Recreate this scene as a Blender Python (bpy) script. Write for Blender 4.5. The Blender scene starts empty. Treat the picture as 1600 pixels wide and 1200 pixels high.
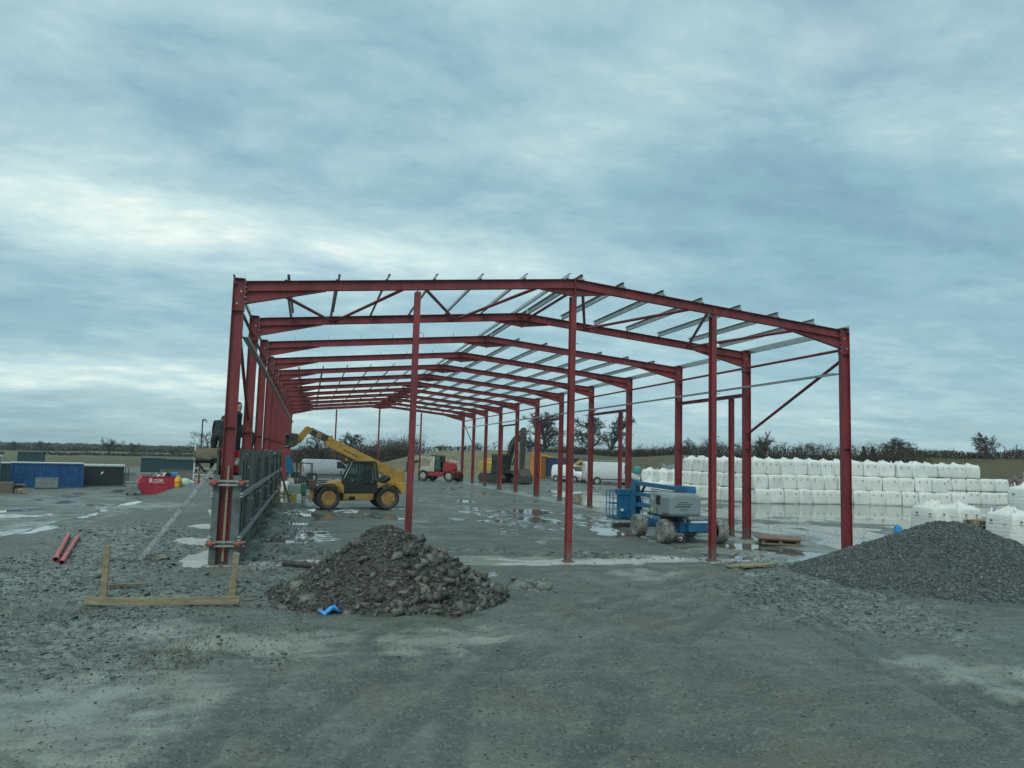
import bpy, math, random
import numpy as np
from mathutils import Vector, Matrix
R_ = math.radians
SC = bpy.context.scene
COL = SC.collection
random.seed(7)
RNG = np.random.default_rng(7)

# ------------------------------------------------------------------ camera, sky, sun, exposure
FPX, YAW, PITCH, ROLL = 1176.0, -0.2606, 0.0958, 0.0278
CAM = np.array([1.8152, -18.9784, 2.7])
def _axes():
    cy, sy = math.cos(YAW), math.sin(YAW); cp, sp = math.cos(PITCH), math.sin(PITCH)
    cr, sr = math.cos(ROLL), math.sin(ROLL)
    w = np.array([-sy*cp, cy*cp, sp]); r = np.array([cy, sy, 0.0]); u = np.cross(r, w)
    return cr*r + sr*u, -sr*r + cr*u, w
AR, AU, AW = _axes()
cam_data = bpy.data.cameras.new('camera'); cam = bpy.data.objects.new('camera', cam_data); COL.objects.link(cam)
cam_data.sensor_width = 36.0; cam_data.lens = FPX/1600*36.0; cam_data.clip_start = 0.1; cam_data.clip_end = 5000
M = Matrix(((AR[0], AU[0], -AW[0], CAM[0]), (AR[1], AU[1], -AW[1], CAM[1]), (AR[2], AU[2], -AW[2], CAM[2]), (0, 0, 0, 1)))
cam.matrix_world = M
SC.camera = cam
def ray(x, y): return AW + AR*(x-800)/FPX - AU*(y-600)/FPX
def G(x, y, z=0.0):
    d = ray(x, y); return CAM + d*((z-CAM[2])/d[2])
def at(px, depth, py=None):
    d = ray(px, 702 + (px-400)*0.0278 if py is None else py); p = CAM + d*depth
    return p

SUN_AZ, SUN_EL = R_(215), R_(52)      # compass style: azimuth measured from +Y towards +X
sun_data = bpy.data.lights.new('sun', 'SUN'); sun = bpy.data.objects.new('sun', sun_data); COL.objects.link(sun)
sun_data.energy = 1.5; sun_data.angle = R_(40); sun_data.color = (0.97, 1.0, 0.90)
sdir = Vector((math.sin(SUN_AZ)*math.cos(SUN_EL), math.cos(SUN_AZ)*math.cos(SUN_EL), math.sin(SUN_EL)))
sun.rotation_euler = sdir.to_track_quat('Z', 'Y').to_euler()

SC.view_settings.view_transform = 'Standard'; SC.view_settings.look = 'None'
SC.view_settings.exposure = 0.25; SC.view_settings.gamma = 1.0
SC.cycles.use_denoising = True
SC.cycles.max_bounces = 6; SC.cycles.diffuse_bounces = 3; SC.cycles.glossy_bounces = 3
SC.cycles.transparent_max_bounces = 8

class NT:
    """tiny node-tree helper"""
    def __init__(s, nt): s.nt = nt; nt.nodes.clear()
    def n(s, t, **k):
        nd = s.nt.nodes.new(t)
        for a, b in k.items():
            if a == 'ins':
                for i, v in b.items():
                    if isinstance(v, bpy.types.NodeSocket): s.nt.links.new(v, nd.inputs[i])
                    else: nd.inputs[i].default_value = v
            else: setattr(nd, a, b)
        return nd
    def math(s, op, a, b=0.0, c=0.0, clamp=False):
        return s.n('ShaderNodeMath', operation=op, use_clamp=clamp, ins={0: a, 1: b, 2: c}).outputs[0]
    def mix(s, f, a, b, blend='MIX'):
        nd = s.n('ShaderNodeMix', data_type='RGBA', blend_type=blend, clamp_factor=True)
        for i, v in ((0, f), (6, a), (7, b)):
            if isinstance(v, bpy.types.NodeSocket): s.nt.links.new(v, nd.inputs[i])
            else: nd.inputs[i].default_value = v if i == 0 else c4(v)
        return nd.outputs[2]
    def noise(s, vec, scale, detail=4, rough=0.55, dist=0.0, out=0):
        nd = s.n('ShaderNodeTexNoise', ins={'Scale': scale, 'Detail': detail, 'Roughness': rough, 'Distortion': dist})
        if vec is not None: s.nt.links.new(vec, nd.inputs['Vector'])
        return nd.outputs[out]
    def mr(s, v, a, b, c=0.0, d=1.0, smooth=False):
        nd = s.n('ShaderNodeMapRange', clamp=True, ins={0: v, 1: a, 2: b, 3: c, 4: d})
        if smooth: nd.interpolation_type = 'SMOOTHSTEP'
        return nd.outputs[0]
    def vec(s, v, scale=(1, 1, 1), rot=(0, 0, 0), loc=(0, 0, 0)):
        nd = s.n('ShaderNodeMapping', ins={'Scale': scale, 'Rotation': rot, 'Location': loc}); s.nt.links.new(v, nd.inputs[0]); return nd.outputs[0]
def c4(c): return (c[0], c[1], c[2], 1.0)

# ------------------------------------------------------------------ world: Nishita sky behind a broken overcast deck
world = bpy.data.worlds.new("World"); SC.world = world; world.use_nodes = True
N = NT(world.node_tree)
tc = N.n('ShaderNodeTexCoord').outputs['Generated']
sky = N.n('ShaderNodeTexSky', sky_type='NISHITA', sun_disc=False, sun_elevation=SUN_EL, sun_rotation=SUN_AZ)
skyc = N.n('ShaderNodeVectorMath', operation='SCALE', ins={0: sky.outputs[0], 3: 0.11}).outputs[0]
sep = N.n('ShaderNodeSeparateXYZ', ins={0: tc})
z = N.math('ADD', N.math('MAXIMUM', sep.outputs[2], 0.0), 0.15)
u = N.math('DIVIDE', sep.outputs[0], z); v = N.math('DIVIDE', sep.outputs[1], z)
uv = N.n('ShaderNodeCombineXYZ', ins={0: u, 1: v, 2: 0.0}).outputs[0]
def lobe(px, py, kx, ky):        # soft bright or dark area of the deck round one direction
    d = ray(px, py); d = d/np.linalg.norm(d)
    az = math.atan2(d[0], d[1]); el = math.asin(d[2])
    a = N.math('SUBTRACT', AZ, az); e = N.math('SUBTRACT', EL, el)
    q = N.math('ADD', N.math('POWER', N.math('DIVIDE', a, kx), 2.0), N.math('POWER', N.math('DIVIDE', e, ky), 2.0))
    return N.math('POWER', 2.718, N.math('MULTIPLY', q, -1.0))
AZ = N.math('ARCTAN2', sep.outputs[0], sep.outputs[1]); EL = N.math('ARCSINE', sep.outputs[2])
uvr = N.vec(uv, scale=(0.6, 1.0, 1), rot=(0, 0, R_(24)))
n1 = N.noise(uvr, 0.55, 8, 0.56, 0.2)
n2 = N.noise(N.vec(uv, scale=(0.8, 1.15, 1), rot=(0, 0, R_(18)), loc=(3.1, 1.7, 0)), 1.9, 9, 0.6, 0.35)
n3 = N.noise(N.vec(uv, scale=(0.7, 1, 1), rot=(0, 0, R_(30)), loc=(7, 2, 0)), 5.5, 8, 0.62, 0.2)
dens = N.math('ADD', N.math('ADD', N.math('MULTIPLY', n1, 0.85), N.math('MULTIPLY', n2, 0.50)), N.math('MULTIPLY', n3, 0.34))
n4 = N.noise(N.vec(uv, loc=(1, 5, 0), rot=(0, 0, R_(30)), scale=(.8, 1, 1)), 13.0, 6, 0.65, 0.2)
dens = N.math('ADD', N.math('ADD', dens, N.math('MULTIPLY', n4, 0.09)), -0.88)     # about 0 mean
b = N.math('MULTIPLY', dens, 1.45)
LOBES = [(90, 320, .24, .04, .15), (420, 380, .22, .03, .18), (60, 575, .34, .030, .30), (620, 420, .2, .03, .12), (820, 400, .30, .06, .12), (1250, 635, .22, .016, .16),
         (620, 300, .55, .30, .04), (1420, 430, .28, .13, -.26), (1150, 260, .25, .08, -.10), (1150, 330, .35, .12, -.08), (300, 120, .35, .12, -.04), (60, 60, .25, .15, .12), (950, 150, .35, .12, .08), (100, 640, .30, .02, -.10), (1560, 150, .18, .16, .10), (1500, 640, .3, .05, .04)]
for px, py, kx, ky, am in LOBES:
    b = N.math('ADD', b, N.math('MULTIPLY', lobe(px, py, kx, ky), am))
b = N.math('ADD', b, 0.515)
ramp = N.n('ShaderNodeValToRGB', ins={0: b})
els = ramp.color_ramp.elements
els[0].position = 0.0; els[0].color = (0.150, 0.280, 0.352, 1)
els[1].position = 1.0; els[1].color = (0.82, 0.90, 0.82, 1)
for p_, c_ in ((0.22, (0.196, 0.350, 0.425)), (0.42, (0.262, 0.438, 0.505)), (0.62, (0.378, 0.550, 0.592)), (0.8, (0.54, 0.700, 0.700))):
    e_ = els.new(p_); e_.color = c4(c_)
gap = N.mr(n2, 0.30, 0.50, 0.30, 0.06)
skymix = N.mix(gap, ramp.outputs[0], skyc)
bg = N.n('ShaderNodeBackground', ins={0: skymix, 1: 1.0})
N.n('ShaderNodeOutputWorld', ins={0: bg.outputs[0]})

# ------------------------------------------------------------------ numpy noise and the terrain
def _h(ix, iy, s):
    h = (ix.astype(np.int64)*374761393 + iy.astype(np.int64)*668265263 + s*1442695041) & 0xffffffff
    h = ((h ^ (h >> 13))*1274126177) & 0xffffffff
    return ((h ^ (h >> 16)) & 0xffff)/65535.0
def vnoise(x, y, s=0):
    x0 = np.floor(x); y0 = np.floor(y); fx = x-x0; fy = y-y0
    fx = fx*fx*(3-2*fx); fy = fy*fy*(3-2*fy)
    a = _h(x0, y0, s); b_ = _h(x0+1, y0, s); c = _h(x0, y0+1, s); d = _h(x0+1, y0+1, s)
    return (a*(1-fx)+b_*fx)*(1-fy) + (c*(1-fx)+d*fx)*fy
def fbm(x, y, o=4, s=0, g=0.5):
    t = np.zeros_like(x); a = 1.0; n = 0
    for k in range(o):
        t += a*vnoise(x*2**k+17.3*k, y*2**k-9.1*k, s+k); n += a; a *= g
    return t/n
def sst(a, b_, x): t = np.clip((x-a)/(b_-a), 0, 1); return t*t*(3-2*t)

def ell(px, py, rx, ry):         # an area of ground seen at that spot, as a ground ellipse (centre, half-axes, heading)
    c = G(px, py); dep = (c-CAM)@AW
    n_, f_ = G(px, py+ry), G(px, py-ry)
    hd = np.array([c[0]-CAM[0], c[1]-CAM[1]]); hd /= np.linalg.norm(hd)
    return c[0], c[1], rx*dep/FPX, 0.5*np.hypot(*(f_-n_)[:2]), hd
def ell_d(e, x, y):
    dx, dy = x-e[0], y-e[1]; hv = dx*e[4][0]+dy*e[4][1]; hu = dx*e[4][1]-dy*e[4][0]
    return np.sqrt((hu/e[2])**2+(hv/e[3])**2)
PUDDLES = [ell(*q) for q in [(462, 818, 30, 3.5), (450, 801, 26, 2.6), (438, 843, 36, 4.5), (455, 786, 22, 2),
    (835, 800, 26, 3.2), (842, 813, 34, 4.5), (768, 813, 16, 3), (720, 800, 16, 1.6), (728, 783, 14, 1.2), (795, 826, 16, 2), (760, 772, 14, 1), (700, 765, 16, .9),
    (958, 830, 32, 7), (1075, 841, 14, 4), (1128, 866, 40, 4.5), (1180, 856, 55, 5), (1160, 899, 55, 2.6), (760, 897, 24, 4), (835, 845, 18, 1.6),
    (1340, 800, 165, 13), (1260, 800, 110, 9), (1330, 845, 70, 12), (1260, 868, 75, 8), (1230, 830, 60, 5), (1440, 815, 60, 10), (1150, 805, 60, 6), (1090, 815, 30, 3), (1560, 800, 60, 6),
    (60, 800, 90, 12), (120, 785, 90, 7), (30, 825, 50, 7), (180, 772, 40, 3), (900, 770, 40, 1.6), (1000, 775, 30, 2), (950, 790, 22, 2), (700, 742, 24, 1), (560, 770, 18, 1.4)]]
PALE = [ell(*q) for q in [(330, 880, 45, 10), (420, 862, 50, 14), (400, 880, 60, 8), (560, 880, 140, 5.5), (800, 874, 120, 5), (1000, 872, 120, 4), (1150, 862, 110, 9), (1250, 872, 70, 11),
    (410, 1010, 190, 26), (300, 985, 90, 14), (480, 985, 120, 12), (560, 1000, 70, 10), (90, 1120, 150, 70), (1530, 1045, 90, 34), (700, 1010, 90, 30), (250, 1090, 120, 30), (200, 790, 110, 7), (80, 790, 120, 22), (1020, 900, 60, 9), (1280, 850, 120, 20), (1400, 800, 200, 20)]]  # silt and concrete; left yard and near-left areas paint wet sheen as pale colour
SHALE = [ell(*q) for q in [(60, 985, 260, 30), (160, 1020, 240, 40), (60, 900, 120, 40), (300, 930, 200, 22), (330, 1030, 140, 16), (430, 800, 60, 45), (1330, 960, 180, 26), (200, 850, 120, 40), (840, 918, 60, 8), (1180, 880, 70, 10), (880, 866, 240, 3), (560, 868, 130, 3), (1300, 935, 160, 30)]]
SLABS = [ell(*q) for q in [(318, 874, 34, 13), (306, 845, 34, 7), (330, 821, 22, 5), (345, 800, 14, 4)]]
MOUNDS = [(ell(*q), h_) for q, h_ in [((880, 866, 230, 2.2), .09), ((560, 868, 120, 2.2), .08), ((440, 829, 40, 4), .22), ((445, 808, 38, 3), .2), ((450, 793, 34, 2.2), .2), ((420, 858, 55, 6), .14), ((825, 917, 60, 3.5), .16), ((60, 950, 150, 9), .14), ((300, 1006, 110, 5), .10), ((360, 1012, 80, 4), .1), ((1195, 868, 50, 4), .10), ((900, 806, 36, 2), .08), ((1200, 905, 120, 10), .12)]]
TRACKS = [[(560, 1190), (760, 1040), (1000, 985), (1180, 938)], [(700, 1195), (720, 1060), (850, 985), (1050, 930), (1150, 905)], [(1180, 935), (1330, 1010), (1470, 1085), (1560, 1140)], [(1130, 905), (1290, 970), (1420, 1040), (1600, 1110)],
    [(900, 1195), (1000, 1050), (1130, 960), (1190, 900)], [(450, 1150), (640, 1010), (900, 950), (1090, 900)], [(300, 1190), (420, 1050), (640, 970)], [(1160, 900), (1080, 862), (960, 822), (860, 795)], [(1060, 905), (960, 866), (860, 830), (760, 800)]]
BANK = np.array([(-400, 210, 721, 40), (0, 190, 712, 60), (150, 180, 713, 60), (320, 170, 716, 60), (430, 150, 722, 50), (520, 130, 727, 40), (590, 112, 727, 24), (640, 110, 714, 16), (690, 110, 704, 14), (780, 108, 703, 14), (870, 104, 708, 13), (960, 100, 713, 12),
    (1060, 95, 710, 12), (1200, 92, 712, 12), (1400, 88, 711, 12), (1600, 84, 713, 12), (2000, 80, 715, 12), (2600, 80, 716, 12)], float)
_bt, _bd, _bh = [], [], []
for px_, dp_, py_, _w in BANK:
    p_ = CAM + ray(px_, py_)*dp_
    _bt.append(math.atan2(p_[0]-CAM[0], p_[1]-CAM[1])); _bd.append(math.hypot(p_[0]-CAM[0], p_[1]-CAM[1])); _bh.append(p_[2])
def gz(x, y, fine=True):
    x = np.asarray(x, float); y = np.asarray(y, float)
    ex = -6.3 + 0.5*(fbm(y*0.35, x*0+3, 3, 5)-.5) - np.clip(2-y, 0, 40)*0.5
    low = 1-sst(-2.6, 0.0, x-ex)
    zz = -1.35*low
    th = np.arctan2(x-CAM[0], y-CAM[1]); d = np.hypot(x-CAM[0], y-CAM[1])
    D = np.interp(th, _bt, _bd); H = np.interp(th, _bt, _bh); Wd = np.interp(th, _bt, BANK[:, 3])
    t = sst(0, 1, (d-(D-Wd))/Wd)
    beyond = np.where(d > D, 1-0.45*sst(0, 1, (d-D)/60.0)*(H > 1.5), 1.0)
    und = 0.5*(fbm(x*0.12, y*0.12, 3, 11)-.5)*sst(0.02, .3, t)
    zz = zz*(1-t) + (H*beyond+und)*t
    far = sst(260, 900, d); zz = zz + far*1.6*(fbm(x*0.004, y*0.004, 2, 31)-.5)
    if fine:
        for e, h_ in MOUNDS:
            r = ell_d(e, x, y) + 0.5*(fbm(x*1.7, y*1.7, 3, 8)-.5); zz = zz + h_*sst(1.15, .35, r)*(0.6+.8*fbm(x*2.3, y*2.3, 2, 3))
    return zz
def gz1(x, y): return float(gz(np.array([x]), np.array([y]))[0])

# ------------------------------------------------------------------ materials
def newmat(name):
    m = bpy.data.materials.new(name); m.use_nodes = True; return m, NT(m.node_tree)
def finish(n, **ins):
    bs = n.n('ShaderNodeBsdfPrincipled', ins=ins); n.n('ShaderNodeOutputMaterial', ins={0: bs.outputs[0]}); return bs
MATS = {}
def mat(name, col, rough=0.55, metal=0.0, var=0.22, scale=3.0, bump=0.0, bscale=40.0, mud=0.0, mudh=0.5, dirt=0.0, coat=0.0, spec=0.5, trans=0.0, stretch=(1, 1, 1), col2=None, dust=0.0):
    """weathered surface: broad tone variation, grime patches, mud splash that thins out with height above the ground, fine bump"""
    m, n = newmat(name)
    geo = n.n('ShaderNodeNewGeometry'); pos = geo.outputs['Position']
    obj = n.n('ShaderNodeTexCoord').outputs['Object']
    v_ = n.vec(obj, scale=stretch)
    n1 = n.noise(v_, scale, 5, 0.6)
    d_ = col2 or tuple(c*(1-var*1.6) for c in col); l_ = tuple(min(1, c*(1+var)) for c in col)
    c = n.mix(n.mr(n1, 0.3, 0.7), d_, l_)
    r = n.mr(n.noise(v_, scale*2.7, 4), 0.3, 0.7, max(0.05, rough-.12), min(1, rough+.15))
    if dirt:
        g = n.mr(n.noise(n.vec(obj, scale=(1, 1, .35)), scale*1.9, 6, 0.65, 0.6), 0.52, 0.72, 0, dirt)
        c = n.mix(g, c, (0.085, 0.08, 0.07))
    if dust:
        g = n.mr(n.noise(n.vec(obj, scale=(1, 1, .5)), 7.0, 7, .7, .8), .56, .74, 0, dust); c = n.mix(g, c, tuple(.35*x+.65*y for x, y in zip(col, (.30, .25, .23))))
    if mud:
        zz = n.n('ShaderNodeSeparateXYZ', ins={0: pos}).outputs[2]
        h = n.math('ADD', n.math('DIVIDE', zz, mudh), n.math('MULTIPLY', n.math('SUBTRACT', n.noise(pos, 9, 5), 0.5), 1.6))
        g = n.mr(h, 0.15, 1.0, mud, 0.0)
        c = n.mix(g, c, (0.115, 0.108, 0.095)); r = n.mix(g, r, (.75, .75, .75))
    ins = {'Base Color': c, 'Roughness': r, 'Metallic': metal, 'Specular IOR Level': spec, 'Coat Weight': coat, 'Coat Roughness': 0.15, 'Transmission Weight': trans}
    if bump:
        nb = n.noise(obj, bscale, 4, 0.6)
        ins['Normal'] = n.n('ShaderNodeBump', ins={'Strength': bump, 'Distance': 0.02, 'Height': nb}).outputs[0]
    finish(n, **ins); MATS[name] = m; return m

RED = mat('red oxide primer steel', (0.205, 0.030, 0.036), 0.5, var=.28, scale=2.2, mud=.75, mudh=.5, dirt=.35, stretch=(1, 1, .4), dust=.25)
GALV = mat('galvanised steel', (0.40, 0.43, 0.43), 0.4, 0.7, var=.15, scale=5)
BOLT = mat('zinc bolts', (0.6, 0.62, 0.62), 0.35, 0.7)
PLY = mat('shuttering ply', (0.088, 0.090, 0.080), 0.55, var=.6, scale=5.0, dirt=.95, mud=.5, mudh=.4, bump=.3, stretch=(4, 4, .5), col2=(0.03, 0.033, 0.033))
PLYEDGE = mat('shutter steel frame', (0.06, 0.07, 0.068), 0.5, .1, var=.5, scale=4, mud=.5, dirt=.4)
CONC = mat('pale concrete', (0.30, 0.30, 0.275), 0.75, var=.25, scale=1.6, bump=.25, dirt=.25)
WOOD = mat('sawn timber', (0.27, 0.225, 0.145), 0.7, var=.25, scale=3, stretch=(1, 6, 6), bump=.2, dirt=.25)
WOODG = mat('weathered timber', (0.20, 0.17, 0.125), 0.75, var=.3, scale=3, stretch=(1, 6, 6), bump=.2, dirt=.4)
ORANGE = mat('orange rusty clamp', (0.34, 0.115, 0.075), 0.65, var=.45, scale=14, dirt=.7)
ALU = mat('dull aluminium', (0.42, 0.44, 0.44), 0.45, 0.5, var=.15)
TYRE = mat('rubber tyre', (0.026, 0.026, 0.026), 0.75, var=.4, scale=8, mud=.4, mudh=.9, bump=.3, bscale=25)
TYREG = mat('muddy grey tyre', (0.25, 0.25, 0.23), 0.85, var=.35, scale=7, bump=.4, bscale=30, col2=(0.07, .068, .062))
CATY = mat('yellow plant paint', (0.42, 0.25, 0.05), 0.42, var=.25, scale=1.6, mud=.55, mudh=1.0, dirt=.35)
CATY2 = mat('bright yellow plant paint', (0.60, 0.40, 0.06), 0.42, var=.2, dirt=.4)
RIMY = mat('yellow wheel rim paint', (0.36, 0.20, 0.05), 0.55, var=.35, scale=6, dirt=.9)
BLACK = mat('black paint', (0.018, 0.019, 0.02), 0.45, var=.3, dirt=.25)
DKGREY = mat('dark grey machine parts', (0.045, 0.045, 0.043), 0.6, var=.4, scale=6, dirt=.5)
STEEL = mat('worn bucket steel', (0.085, 0.075, 0.065), 0.55, .3, var=.4, scale=5, dirt=.4)
CHROME = mat('ram chrome', (0.6, 0.58, 0.52), 0.22, .8, var=.1)
GBLUE = mat('lift blue paint', (0.014, 0.125, 0.265), 0.42, var=.2, scale=3, dirt=.25, mud=.5, mudh=.5)
GGREY = mat('lift cowl grey', (0.225, 0.275, 0.29), 0.45, var=.07, scale=2, dirt=.16)
WHITEV = mat('white van paint', (0.72, 0.74, 0.74), 0.3, var=.05, mud=.75, mudh=.9, coat=.4)
SILVERV = mat('silver van paint', (0.46, 0.49, 0.51), 0.35, .35, var=.06, mud=.85, mudh=1.1, coat=.4)
SILVER2 = mat('pale silver van paint', (0.60, 0.62, 0.62), 0.33, .2, var=.05, mud=.7, mudh=.8, coat=.4)
LAMP = mat('lamp lens', (0.8, 0.8, 0.78), 0.12, var=.05)
LAMPR = mat('red lamp lens', (0.5, 0.02, 0.02), 0.2, var=.1)
MANR = mat('red plant paint', (0.36, 0.025, 0.03), 0.38, var=.18, dirt=.2, mud=.5, mudh=.8)
MANW = mat('cream plant paint', (0.5, 0.48, 0.42), 0.45, var=.15, dirt=.4, mud=.6, mudh=1.)
EXCD = mat('muddy excavator arm', (0.06, 0.062, 0.05), 0.6, var=.5, scale=3, dirt=.4)
OCONT = mat('orange steel box', (0.58, 0.21, 0.025), 0.5, var=.2, dirt=.25)
BCONT = mat('blue container paint', (0.010, 0.085, 0.24), 0.5, var=.28, scale=1.4, dirt=.15)
NAVY = mat('navy container paint', (0.014, 0.045, 0.115), 0.5, var=.2)
DGREEN = mat('dark green container paint', (0.018, 0.055, 0.062), 0.55, var=.2, dirt=.2)
DCAB = mat('charcoal cabin cladding', (0.016, 0.022, 0.028), 0.5, var=.2)
WTRIM = mat('white roof trim', (0.55, 0.57, 0.55), 0.5, var=.1, dirt=.2)
SKIPR = mat('crimson skip paint', (0.42, 0.022, 0.055), 0.5, var=.16, scale=2.0, dirt=.22)
BIN = mat('galvanised bin', (0.235, 0.27, 0.265), 0.5, .25, var=.2, dirt=.3)
SHED = mat('pale grey cladding', (0.30, 0.325, 0.33), 0.5, var=.12)
WHITE = mat('white plastic', (0.72, 0.73, 0.70), 0.5, var=.1, dirt=.15)
YELL = mat('yellow plastic', (0.72, 0.42, 0.02), 0.5, var=.15)
BLUEP = mat('bright blue plastic', (0.02, 0.24, 0.58), 0.45, var=.15)
GREENG = mat('pale green cabinet', (0.34, 0.42, 0.37), 0.5, var=.1, dirt=.25)
GREENS = mat('green panel', (0.05, 0.17, 0.10), 0.5, var=.2)
BROWNB = mat('brown box', (0.085, 0.075, 0.06), 0.6, var=.25)
REDW = mat('red barrier plastic', (0.55, 0.03, 0.03), 0.5, var=.15)
TEAL = mat('teal tank paint', (0.05, 0.25, 0.24), 0.45, var=.2, dirt=.3)
CLOTHB = mat('black workwear', (0.009, 0.012, 0.016), 0.85, var=.3, scale=8, bump=.3)
CLOTHD = mat('dark trousers', (0.02, 0.022, 0.026), 0.85, var=.3, scale=8, bump=.3)
CLOTHG = mat('dark green hi-vis', (0.05, 0.09, 0.04), 0.8, var=.3)
SKIN = mat('skin', (0.42, 0.25, 0.18), 0.55, var=.08, scale=20)
HAIR = mat('dark hair', (0.02, 0.016, 0.013), 0.7, var=.3, scale=30)
RUBBER = mat('seal rubber', (0.02, 0.02, 0.02), 0.7)
ORANGEP = mat('orange plastic', (0.6, 0.18, 0.03), 0.5, var=.2)
PLANKR = mat('reddish ply board', (0.22, 0.12, 0.085), 0.7, var=.3, scale=2, dirt=.3)
def glassmat(name, col, rough=0.06):
    m, n = newmat(name)
    g = n.n('ShaderNodeBsdfGlossy', ins={0: (0.9, 0.95, 0.95, 1), 1: rough}); t = n.n('ShaderNodeBsdfTransparent', ins={0: c4(col)})
    f = n.n('ShaderNodeFresnel', ins={0: 1.5}).outputs[0]
    mx = n.n('ShaderNodeMixShader', ins={0: n.math('ADD', f, 0.03), 1: t.outputs[0], 2: g.outputs[0]})
    n.n('ShaderNodeOutputMaterial', ins={0: mx.outputs[0]}); return m
GLASS = glassmat('cab glass', (0.62, 0.70, 0.70))
GLASSD = mat('dark tinted glass', (0.012, 0.016, 0.018), 0.08, var=.1)
def rockmat(name, c1, c2, rough=.75):
    m, n = newmat(name)
    a = n.n('ShaderNodeAttribute', attribute_name='tone').outputs['Fac']
    pos = n.n('ShaderNodeNewGeometry').outputs['Position']
    rp = n.n('ShaderNodeSeparateXYZ', ins={0: pos}).outputs[2]
    c = n.mix(a, c1, c2); c = n.mix(n.mr(n.noise(pos, 14, 5), .35, .7, 0, .6), c, tuple(x*.45 for x in c1))
    bp = n.n('ShaderNodeBump', ins={'Strength': .6, 'Distance': .02, 'Height': n.noise(pos, 45, 5)}).outputs[0]
    finish(n, **{'Base Color': c, 'Roughness': n.mr(n.noise(pos, 5, 3), .35, .65, rough-.25, rough+.1), 'Normal': bp}); return m
RUBBLE = rockmat('earthy rubble', (0.022, 0.023, 0.020), (0.205, 0.200, 0.175))
SLATE = rockmat('crushed slate', (0.046, 0.058, 0.058), (0.235, 0.265, 0.255), .5)
GRAVEL = rockmat('loose gravel', (0.038, 0.047, 0.046), (0.20, 0.225, 0.21), .5)
def bagmat():
    m, n = newmat('woven white bulk bag')
    obj = n.n('ShaderNodeTexCoord').outputs['Object']; rnd = n.n('ShaderNodeObjectInfo').outputs['Random']
    pos = n.n('ShaderNodeNewGeometry').outputs['Position']
    c = n.mix(n.mr(n.noise(pos, 1.2, 4), .35, .7), (0.62, 0.645, 0.62), (0.74, 0.765, 0.745))
    ox = n.n('ShaderNodeSeparateXYZ', ins={0: obj}); fold = n.math('ADD', n.math('SINE', n.math('MULTIPLY', ox.outputs[0], 23.0)), n.math('SINE', n.math('MULTIPLY', ox.outputs[1], 23.0)))
    c = n.mix(n.mr(n.math('ADD', fold, n.math('MULTIPLY', n.noise(pos, 7, 3), 2.0)), .9, 2.6, 0, .16), c, (0.42, 0.44, 0.42))
    c = n.mix(n.mr(rnd, 0, 1, 0, .22), c, (0.62, 0.62, 0.54))
    zz = n.n('ShaderNodeSeparateXYZ', ins={0: obj}).outputs[2]
    g = n.mr(n.math('ADD', zz, n.math('MULTIPLY', n.noise(pos, 6, 4), .3)), .12, .34, .45, 0)
    c = n.mix(g, c, (0.33, 0.32, 0.27))
    w = n.n('ShaderNodeTexWave', wave_type='BANDS', bands_direction='Z', ins={'Vector': obj, 'Scale': 2.6, 'Distortion': 5.0, 'Detail': 3.0, 'Detail Scale': 2.0}).outputs[1]
    h = n.math('ADD', n.math('MULTIPLY', w, .5), n.noise(pos, 10, 4))
    bp = n.n('ShaderNodeBump', ins={'Strength': .22, 'Distance': .04, 'Height': h}).outputs[0]
    finish(n, **{'Base Color': c, 'Roughness': .55, 'Normal': bp, 'Specular IOR Level': .3}); return m
BAG = bagmat()
INK = mat('faded bag print', (0.10, 0.115, 0.12), 0.7, var=.3)
def plantmat(name, c1, c2, rough=.8, sc=.6):
    m, n = newmat(name)
    pos = n.n('ShaderNodeNewGeometry').outputs['Position']
    c = n.mix(n.mr(n.noise(pos, sc, 5), .3, .7), c1, c2); finish(n, **{'Base Color': c, 'Roughness': rough, 'Specular IOR Level': .2}); return m
BARK = plantmat('bark', (0.026, 0.024, 0.020), (0.060, 0.053, 0.044), .85, 2)
TWIG = plantmat('winter twigs', (0.036, 0.032, 0.027), (0.078, 0.067, 0.054))
IVY = plantmat('ivy leaves', (0.014, 0.026, 0.012), (0.045, 0.06, 0.03))
HEDGE = plantmat('winter hedge', (0.050, 0.048, 0.038), (0.125, 0.108, 0.082), .85, .35)
HEDGEG = plantmat('far green hedge', (0.050, 0.062, 0.048), (0.095, 0.102, 0.078), .85, .1)
FIR = plantmat('conifer needles', (0.010, 0.022, 0.014), (0.03, 0.045, 0.028))
GRASSB = plantmat('dead grass blades', (0.12, 0.10, 0.05), (0.20, 0.17, 0.09), .8, 3)

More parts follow.
